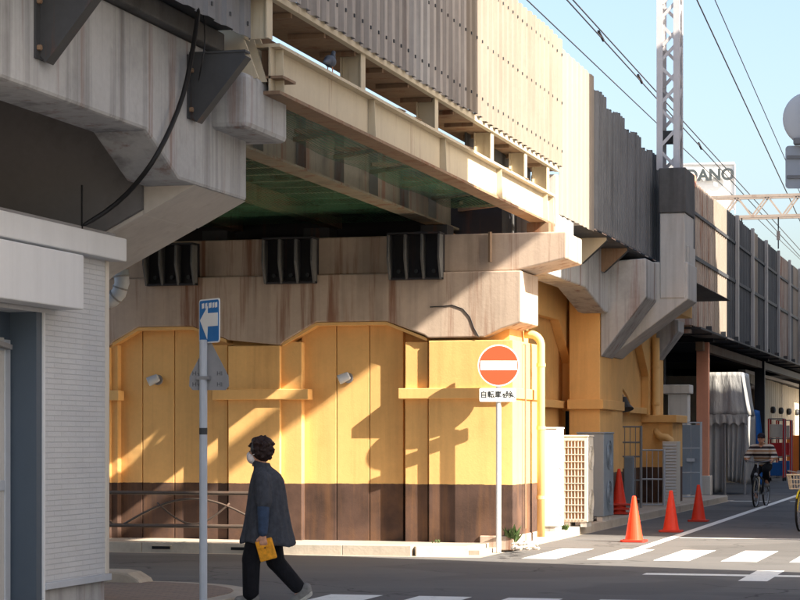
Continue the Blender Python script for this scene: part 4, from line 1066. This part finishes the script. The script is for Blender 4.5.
# weeds along the wall foot
def weed(px, py, zg, h, n, label):
    c = onZ(px, py, zg); mb = MB()
    for i in range(n):
        a = random.uniform(0, 6.28); l = h*random.uniform(.5, 1.1); lean = random.uniform(.2, .9)
        p0 = c+Vector((random.uniform(-.05, .05), random.uniform(-.05, .05), 0)); dr_ = Vector((math.cos(a)*lean, math.sin(a)*lean, 1)).normalized()
        sd = Vector((-math.sin(a), math.cos(a), 0))*l*.13
        p1 = p0+dr_*l*.5; p2 = p0+dr_*l+Vector((0, 0, -l*.12*lean))
        mb.add([p0-sd*.3, p0+sd*.3, p1+sd, p1-sd, p2], [(0,1,2,3), (3,2,4)])
    tag(mb.build('weed', 'weed'), label, 'plant', 'weeds at the wall foot')
weed(512, 543, .12, .30, 40, 'tall green weed at the sunlit wall corner by the downpipe')
weed(564, 530, .12, .12, 40, 'low green weed under the beige air conditioner')
weed(436, 543, .12, .07, 14, 'tiny weed at the brown wall foot left of the no entry sign')
lt = MB()
for i in range(26):
    c = onZ(random.uniform(512, 536), random.uniform(544, 550), .12); s_ = random.uniform(.02, .07)
    lt.ball((c.x, c.y, .12+s_*.3), (s_, s_*random.uniform(.5, 1), s_*.5), 7, 4)
q = lt.build('litter', 'litter'); q['kind'] = 'stuff'; tag(q, 'scatter of pale stones and litter at the sunlit pavement corner', 'litter')

# ================================================================ PEOPLE
def rings_z(spec, n=28, folds=0, seed=0):
    """spec: (z, cx, cy, rx, ry)"""
    out = []
    for k_, (z, cx, cy, rx, ry) in enumerate(spec):
        t = k_/(len(spec)-1)
        out.append([(cx+rx*math.cos(2*math.pi*j/n)*(1+folds*t*math.sin(5*2*math.pi*j/n+seed)), cy+ry*math.sin(2*math.pi*j/n)*(1+folds*t*math.sin(7*2*math.pi*j/n+seed+1)), z) for j in range(n)])
    return out
def hand(mb, w_, d, side, s_=1.0):
    """palm plus five bent fingers from wrist w_ along direction d"""
    w_ = Vector(w_); d = Vector(d).normalized(); sx = Vector(side).normalized(); nrm = d.cross(sx)
    pe = w_+d*.075*s_
    for k_ in (-1, -.33, .33, 1): mb.capsule(w_+sx*.012*k_*s_, .016*s_, pe+sx*.028*k_*s_, .014*s_, 8)
    for k_, L in ((-1, .058), (-.33, .070), (.33, .074), (1, .064)):
        a = pe+sx*.029*k_*s_; b = a+(d*.8+nrm*.35).normalized()*L*.5*s_; e_ = b+(d*.45+nrm*.8).normalized()*L*.5*s_
        mb.capsule(a, .0095*s_, b, .009*s_, 7); mb.capsule(b, .009*s_, e_, .0075*s_, 7)
    a = w_+sx*.03*s_+d*.02*s_; b = a+(sx*.8+d*.7).normalized()*.04*s_; e_ = b+(d*.9+nrm*.4).normalized()*.03*s_
    mb.capsule(a, .012*s_, b, .011*s_, 7); mb.capsule(b, .011*s_, e_, .009*s_, 7)

# ---- woman walking to the left
wc = onZ(266, 604)
wm = thing('person', 'person in a charcoal jacket, mask and black trousers walking with a mustard pouch', 'person', (wc.x, wc.y, 0), math.pi+R(8))
HD = Vector((.065, 0, 1.43))
b = MB()
b.ball(HD, (.092, .076, .115), 16, 12); b.ball(HD+Vector((.03, 0, -.055)), (.06, .055, .06), 12, 8)      # skull, jaw
b.ball(HD+Vector((.095, 0, -.012)), (.018, .014, .022), 8, 6)                                             # nose
for s_ in (-1, 1): b.ball(HD+Vector((-.005, .076*s_, -.01)), (.02, .01, .03), 8, 6)                       # ears
b.capsule((.02, 0, 1.22), .055, (.045, 0, 1.35), .048)
b.capsule((0, 0, 1.05), .15, (0, 0, .85), .145); b.capsule((0, -.1, 1.2), .075, (0, .1, 1.2), .075); b.capsule((0, -.06, .76), .12, (0, .06, .76), .12)
b.capsule((0, .165, 1.19), .052, (-.025, .235, .91), .042); b.capsule((-.025, .235, .91), .041, (-.02, .25, .67), .028)
b.capsule((0, -.165, 1.19), .052, (.05, -.235, .92), .042); b.capsule((.05, -.235, .92), .041, (.14, -.22, .70), .028)
hand(b, (-.02, .25, .66), (-.05, .03, -1), (1, 0, 0)); hand(b, (.145, -.22, .69), (.2, 0, -1), (1, 0, 0))
b.capsule((.03, .085, .76), .095, (.125, .085, .42), .062); b.capsule((.125, .085, .42), .06, (.13, .085, .10), .04)
b.capsule((-.0, -.085, .76), .095, (-.07, -.085, .41), .062); b.capsule((-.07, -.085, .41), .06, (-.30, -.085, .15), .04)
b.capsule((.12, .085, .05), .04, (.25, .085, .035), .03); b.capsule((-.33, -.085, .12), .04, (-.25, -.085, .03), .03)
b.build('body', 'skin', wm, local=True, remesh=.008, smoothit=2)
# trousers: two legs meeting at the hips
t = MB()
t.capsule((0, -.07, .78), .135, (0, .07, .78), .135)
t.capsule((.03, .09, .74), .118, (.125, .085, .42), .092); t.capsule((.125, .085, .42), .088, (.13, .085, .10), .078)
t.capsule((.0, -.09, .74), .118, (-.075, -.085, .40), .090); t.capsule((-.075, -.085, .40), .086, (-.285, -.085, .165), .072)
t.build('trousers', 'trousers', wm, local=True, remesh=.011, smoothit=3)
# jacket: A-line body and elbow length sleeves
j = MB()
spec = [(1.335, .035, 0, .070, .072), (1.30, .035, 0, .082, .085), (1.265, .012, 0, .105, .135), (1.225, -.005, 0, .135, .185), (1.17, -.012, 0, .158, .205), (1.05, -.012, 0, .178, .21),
        (.92, -.012, 0, .195, .21), (.80, -.012, 0, .215, .215), (.69, -.012, 0, .238, .225), (.60, -.012, 0, .262, .235), (.58, -.012, 0, .255, .23)]
rg_ = rings_z(spec, 72)
for k_, r_ in enumerate(rg_):
    t_ = max(0, (k_-3)/7.0)
    for q_, (x, y, z) in enumerate(r_):
        a_ = 2*math.pi*q_/72; g_ = 1+t_*(.035*math.sin(6*a_+.5)+.03*math.sin(11*a_+2+z*2)+.018*math.sin(17*a_))
        r_[q_] = (-.012+(x+.012)*g_, y*g_, z-.012*t_*math.sin(5*a_)-(.03*t_ if x < -.1 else 0))
j.loft(rg_)
j.capsule((-.005, .175, 1.185), .078, (-.022, .235, .97), .078); j.capsule((-.005, -.175, 1.185), .078, (.03, -.235, .98), .078)
jo = j.build('jacket', 'jacket', wm, local=True, remesh=.008, smoothit=2)
n = 28                                                  # stand-up collar
MB().loft([[(.045+r*math.cos(2*math.pi*i/n)*1.1, r*math.sin(2*math.pi*i/n), z+.02*math.cos(2*math.pi*i/n)) for i in range(n)] for r, z in ((.080, 1.285), (.078, 1.325), (.074, 1.345), (.066, 1.338), (.068, 1.29))], cap=False).build('collar', 'jacket', jo, smooth=True, local=True)
s = MB(); s.capsule((-.02, .237, .99), .062, (-.022, .247, .86), .058); s.capsule((-.022, .247, .86), .057, (-.02, .252, .69), .046)
s.build('sleeve', 'shirt', wm, local=True, remesh=.009, smoothit=2)
s = MB(); s.capsule((.03, -.237, .99), .062, (.05, -.24, .9), .058); s.capsule((.05, -.24, .9), .057, (.135, -.225, .72), .046)
s.build('sleeve', 'shirt', wm, local=True, remesh=.009, smoothit=2)
# hair: tousled cap of clumps
random.seed(21); h = MB(); hc = HD+Vector((-.022, 0, .022))
h.ball(hc, (.108, .098, .118), 18, 12)
for i in range(95):
    a = random.uniform(0, 6.28); e_ = random.uniform(-.75, 1.5)
    dv = Vector((math.cos(a)*math.cos(e_), math.sin(a)*math.cos(e_), math.sin(e_)))
    if dv.x > .45 and dv.z < .35: continue
    if dv.z < -.35 and dv.x > .1: continue
    p_ = hc+Vector((dv.x*.108, dv.y*.098, dv.z*.118)); r_ = random.uniform(.014, .03)
    tip = p_+(dv*.6+Vector((random.uniform(-.9, .9), random.uniform(-.9, .9), random.uniform(-.5, .5)))).normalized()*random.uniform(.008, .030)
    h.capsule(p_, r_, tip, r_*.5, 7)
h.ball(hc+Vector((.045, 0, .09)), (.055, .06, .04), 10, 8)
h.ball(hc+Vector((-.06, 0, .075)), (.05, .06, .045), 10, 8)
h.build('hair', 'hair', wm, local=True, remesh=.0055, smoothit=3)
mk = MB(); mk.ball(HD+Vector((.058, 0, -.052)), (.062, .062, .058), 16, 10); mk.ball(HD+Vector((.095, 0, -.03)), (.028, .03, .04), 10, 8)
mo = mk.build('face_mask', 'mask', wm, local=True, remesh=.007, smoothit=2)
MB().tube([HD+Vector((.07, .06, -.03)), HD+Vector((.03, .078, -.012)), HD+Vector((-.0, .084, -.005))], .003, 5).build('ear_loop', 'mask', mo, local=True)
for s_ in (-1, 1): MB().ball(HD+Vector((.084, .032*s_, .012)), (.008, .012, .006), 8, 5).build('eye', 'eye', wm, local=True)
for pts_, tl in ((((.095, .085, .05), (.245, .085, .04)), 0), (((-.375, -.085, .125), (-.26, -.085, .035)), 1)):
    sh = MB(); a, c_ = Vector(pts_[0]), Vector(pts_[1])
    sh.capsule(a, .052, c_, .042, 12); sh.capsule(a+Vector((0, 0, .03)), .045, a.lerp(c_, .4)+Vector((0, 0, .02)), .042, 10)
    q = sh.build('shoe', 'shoe', wm, local=True, remesh=.008, smoothit=2)
    dn = Vector((0, 0, -1)) if not tl else (c_-a).normalized().cross(Vector((0, -1, 0))).normalized()
    if dn.z > 0: dn = -dn
    MB().capsule(a+dn*.034, .036, c_+dn*.028, .030, 10).build('sole', 'sole', q, local=True)
# pouch held in the near hand
pm = wm.rotation_euler.to_matrix().to_4x4(); pm.translation = Vector((wc.x, wc.y, 0))
po = thing('pouch', 'mustard yellow pouch in the hand of the walking person', 'pouch', (wc.x, wc.y, 0), wm.rotation_euler.z)
hp = Matrix.Translation((-.045, .232, .525)) @ Matrix.Rotation(R(16), 4, 'Y')
def lbox(w_, d_, h_, mtx, off=(0,0,0)):
    mb = MB().box(off[0]-w_/2, off[0]+w_/2, off[1]-d_/2, off[1]+d_/2, off[2]-h_/2, off[2]+h_/2); mb.v = [tuple(mtx @ Vector(p_)) for p_ in mb.v]; return mb
q = lbox(.165, .03, .20, hp).build('pouch_body', 'pouch', po, local=True, bevel=.012)
lbox(.150, .006, .07, hp, (0, .0185, .055)).build('flap', 'pouch', po, local=True, bevel=.003)
lbox(.014, .008, .014, hp, (0, .026, .02)).build('snap', 'sign_black', po, local=True, bevel=.003)

# ---- bicycle
def wheel(t, x, r, m='black'):
    wq = MB().tube([(x+r*math.cos(2*math.pi*i/36), 0, r+r*0+r*math.sin(2*math.pi*i/36)) for i in range(36)], .02, 8, True).build('wheel', m, t, local=True, smooth=True)
    MB().tube([(x+(r-.028)*math.cos(2*math.pi*i/36), 0, r+(r-.028)*math.sin(2*math.pi*i/36)) for i in range(36)], .011, 6, True).build('rim', 'galv', wq, local=True, smooth=True)
    MB().tube([(x, -.045, r), (x, .045, r)], .022, 10).build('hub', 'galv_dark', wq, local=True)
    sp_ = MB()
    for i in range(18):
        a = 2*math.pi*i/18; sp_.tube([(x, (-.03 if i % 2 else .03), r), (x+(r-.03)*math.cos(a), 0, r+(r-.03)*math.sin(a))], .0016, 4)
    sp_.build('spokes', 'galv', wq, local=True)
def bicycle(label, loc, rz, fm, forkm, basket=True, stand=True):
    t = thing('bicycle', label, 'bicycle', loc, rz)
    r = .33; xr_, xf = -.50, .58
    wheel(t, xr_, r); wheel(t, xf, r)
    fr = MB(); bb = (-.06, 0, .29); st = (-.22, 0, .72); hd0, hd1 = (.42, 0, .62), (.36, 0, .86)
    fr.tube([bb, st], .018, 8); fr.tube([bb, hd0], .024, 8); fr.tube([(-.17, 0, .58), (.40, 0, .74)], .02, 8); fr.tube([hd0, hd1], .024, 8)
    for s_ in (-1, 1): fr.tube([(bb[0], .03*s_, bb[2]), (xr_, .06*s_, r)], .011, 6); fr.tube([(st[0], .02*s_, .66), (xr_, .06*s_, r)], .010, 6)
    fr.build('frame', fm, t, local=True, smooth=True)
    fk = MB(); fk.tube([(.42, 0, .62), (.44, 0, .66)], .03, 8)
    for s_ in (-1, 1): fk.tube([(.435, .045*s_, .66), (.46, .055*s_, .5), (xf, .055*s_, r)], .014, 8)
    fk.build('fork', forkm, t, local=True, smooth=True)
    MB().tube([(.36, 0, .86), (.34, 0, .98)], .016, 8).build('stem', 'galv', t, local=True)
    MB().tube([(.20, -.29, 1.0), (.30, -.27, 1.02), (.36, -.14, 1.0), (.35, 0, .98), (.36, .14, 1.0), (.30, .27, 1.02), (.20, .29, 1.0)], .013, 8).build('handlebar', 'galv_dark', t, local=True, smooth=True)
    for s_ in (-1, 1): MB().tube([(.20, .29*s_, 1.0), (.28, .275*s_, 1.016)], .019, 8).build('grip', 'black', t, local=True)
    MB().tube([(-.22, 0, .72), (-.235, 0, .80)], .014, 8).build('seat_post', 'galv', t, local=True)
    sd = MB(); sd.ball((-.29, 0, .82), (.10, .10, .035), 12, 6); sd.capsule((-.24, 0, .82), .05, (-.12, 0, .82), .028, 8)
    sd.build('saddle', 'black', t, local=True, remesh=.015, smoothit=2)
    MB().tube([(-.06, -.07, .29), (-.06, .07, .29)], .03, 10).build('crank_axle', 'galv_dark', t, local=True)
    for s_, dz in ((1, .16), (-1, -.16)):
        MB().tube([(-.06, .07*s_, .29), (-.03, .08*s_, .29+dz)], .01, 6).build('crank', 'galv', t, local=True); MB().box(-.07, .02, .085*s_-.04*(s_ < 0), .085*s_+.04*(s_ > 0), .28+dz, .30+dz).build('pedal', 'black', t, local=True)
    for x_, a0, a1 in ((xr_, 20, 190), (xf, 40, 150)):
        MB().tube([(x_+(r+.035)*math.cos(R(a)), 0, r+(r+.035)*math.sin(R(a))) for a in range(a0, a1+1, 10)], .016, 6).build('mudguard', fm, t, local=True, smooth=True)
    if stand: MB().tube([(-.52, .1, .33), (-.50, .16, .02)], .009, 6).build('kickstand', 'galv', t, local=True)
    MB().tube([(.50, 0, .72), (.56, 0, .72)], [.025, .04], 10).build('headlamp', 'galv', t, local=True)
    if basket:
        bk = MB(); 
        for z, e_ in ((.72, 0), (.80, .012), (.88, .024), (.96, .036)):
            x0, x1, y_ = .46-e_*.3, .72+e_, .15+e_
            bk.tube([(x0, -y_, z), (x1, -y_, z), (x1, y_, z), (x0, y_, z)], .006 if z < .95 else .012, 5, True)
        for i in range(8):
            y_ = -.15+.3*i/7; bk.tube([(.72, y_, .72), (.756, y_*1.24, .96)], .004, 4); bk.tube([(.46, y_, .72), (.45, y_*1.24, .96)], .004, 4); bk.tube([(.46, y_, .72), (.72, y_, .72)], .004, 4)
        for i in range(6):
            x_ = .46+.26*i/5
            for s_ in (-1, 1): bk.tube([(x_, .15*s_, .72), (x_+.02, .186*s_, .96)], .004, 4)
        bk.build('basket', basket if isinstance(basket, str) else 'basket', t, local=True)
    return t
cl = onZ(756, 507)
hz_ = R(-90-6)
back = Vector((-math.cos(hz_), -math.sin(hz_), 0))
bloc = Vector((cl.x, cl.y, 0))+back*.58
bicycle('dark bicycle with a beige fork ridden towards the camera', bloc, hz_, 'bike_dark', 'bike_beige', None, False)
cy = thing('person', 'person in a striped sweater and dark cap riding a bicycle', 'person', bloc, hz_)
b = MB(); hh = Vector((.0, 0, 1.50))
b.ball(hh, (.09, .075, .11), 14, 10); b.ball(hh+Vector((.03, 0, -.05)), (.06, .055, .06), 10, 8); b.ball(hh+Vector((.092, 0, -.01)), (.016, .013, .022), 8, 6)
for s_ in (-1, 1): b.ball(hh+Vector((-.005, .076*s_, -.01)), (.02, .01, .03), 8, 6)
b.capsule((-.06, 0, 1.32), .055, (0, 0, 1.45), .05); b.capsule((-.24, 0, .95), .15, (-.09, 0, 1.24), .15); b.capsule((-.09, -.13, 1.30), .07, (-.09, .13, 1.30), .07)
for s_ in (-1, 1):
    b.capsule((-.08, .19*s_, 1.29), .055, (.05, .30*s_, 1.08), .044); b.capsule((.05, .30*s_, 1.08), .043, (.20, .285*s_, 1.05), .03)
    hand(b, (.19, .285*s_, 1.045), (1, 0, -.25), (0, -s_, 0))
    kn = (.16, .13*s_, .80 if s_ > 0 else .66); ft = (-.06, .12*s_, .51 if s_ > 0 else .19)
    b.capsule((-.24, .09*s_, .90), .095, kn, .065); b.capsule(kn, .062, ft, .042); b.capsule((ft[0]-.02, ft[1], ft[2]-.03), .04, (ft[0]+.13, ft[1], ft[2]-.045), .03)
b.build('body', 'skin', cy, local=True, remesh=.012, smoothit=2)
s = MB(); s.capsule((-.24, -.03, .95), .165, (-.09, -.04, 1.20), .175); s.capsule((-.24, .03, .95), .165, (-.09, .04, 1.20), .175); s.capsule((-.09, -.16, 1.30), .092, (-.09, .16, 1.30), .092); s.capsule((-.09, 0, 1.33), .085, (-.06, 0, 1.39), .07)
for s_ in (-1, 1): s.capsule((-.08, .20*s_, 1.29), .09, (.04, .31*s_, 1.10), .078); s.capsule((.04, .31*s_, 1.10), .076, (.16, .29*s_, 1.06), .058)
s.build('sweater', 'stripes', cy, local=True, remesh=.014, smoothit=2)
t = MB(); t.capsule((-.25, -.06, .89), .14, (-.25, .06, .89), .14)
for s_ in (-1, 1):
    kn = (.16, .13*s_, .80 if s_ > 0 else .66); ft = (-.06, .12*s_, .56 if s_ > 0 else .25)
    t.capsule((-.22, .09*s_, .89), .115, kn, .085); t.capsule(kn, .083, ft, .065)
t.build('trousers', 'trousers', cy, local=True, remesh=.014, smoothit=2)
for s_ in (-1, 1):
    f_ = (.51 if s_ > 0 else .19); MB().capsule((-.08, .12*s_, f_-.03), .05, (.07, .12*s_, f_-.05), .04).build('shoe', 'shoe', cy, local=True, smooth=True)
cp = MB(); cp.ball(hh+Vector((-.01, 0, .055)), (.105, .092, .085), 14, 10); cp.capsule(hh+Vector((.06, -.05, .055)), .014, hh+Vector((.06, .05, .055)), .014); cp.ball(hh+Vector((.11, 0, .05)), (.065, .07, .012), 12, 6)
cp.build('cap', 'cap', cy, local=True, remesh=.01, smoothit=2)
for s_ in (-1, 1): MB().ball(hh+Vector((.083, .03*s_, .01)), (.008, .011, .006), 8, 5).build('eye', 'eye', cy, local=True)
MB().tube([hh+Vector((.088, -.025, -.055)), hh+Vector((.092, 0, -.058)), hh+Vector((.088, .025, -.055))], .005, 5).build('mouth', 'redbrown', cy, local=True)
yb_ = onZ(795.5, 531)
bicycle('yellow bicycle with a pale basket at the right edge of the picture', (yb_.x+.15, yb_.y+.55, 0), R(-97), 'bike_yellow', 'bike_yellow', 'basket')

for o_ in [o_ for o_ in COL.objects if o_.parent is None and o_.get('label', '').startswith(('dark bicycle', 'person in a striped'))]: o_.scale = (1.05,)*3

# ================================================================ BUILDINGS ACROSS THE SIDE STREET (they cast the street's shade)
def block(name, x0, x1, y0, y1, h, m, label):
    t = thing(name, label, 'building', ((x0+x1)/2, (y0+y1)/2, 0), 0)
    MB().box(x0, x1, y0, y1, 0, h).build('body', m, t)
    MB().box(x0+.1, x1-.1, y0+.1, y1-.1, h+.001, h+.06).build('roof', 'concrete_dark', t)
    n = max(1, int((y1-y0)/3.2))
    for fl in range(int(h//3.3)):
        for i in range(n):
            yy = y0+(i+.5)*(y1-y0)/n; w0 = MB().box(x0-.06, x0-.001, yy-.8, yy+.8, fl*3.3+1.0, fl*3.3+2.4).build('window', 'window', t)
            MB().box(x0-.12, x0-.061, yy-.9, yy+.9, fl*3.3+.9, fl*3.3+.98).build('sill', 'concrete_pale', w0)
    return t
LYX = .32
def corner_y(Xc, at_x, at_y): return at_y-LYX*(Xc-at_x)
YN = corner_y(6.2, XV, 27.45); YF = corner_y(2.8, XV, 35.6)
nb = block('corner_building', 2.8, 6.2, 9.3, YN, 17.6, 'facade', 'tan tiled corner building on the near side of the crossing street')
ps = MB().box(5.95, 6.15, YN+1.47, YN+2.7, 13.42, 14.12).build('shadow_board', 'offwhite', nb, bevel=.02)      # unseen blank board, added to cast a shadow band on the abutment
MB().box(5.98, 6.12, YN+.001, YN+1.469, 13.42, 13.75).build('shadow_arm', 'steel_dark', ps)  # added with the board, casts the thinner part of the band
block('corner_building', 2.8, 14, YF, 57.2, 15.8, 'facade', 'tan tiled corner building on the far side of the crossing street')
block('row_building', 2.8, 14, 60.4, 95, 16, 'concrete_pale', 'pale concrete row building farther along the side street')
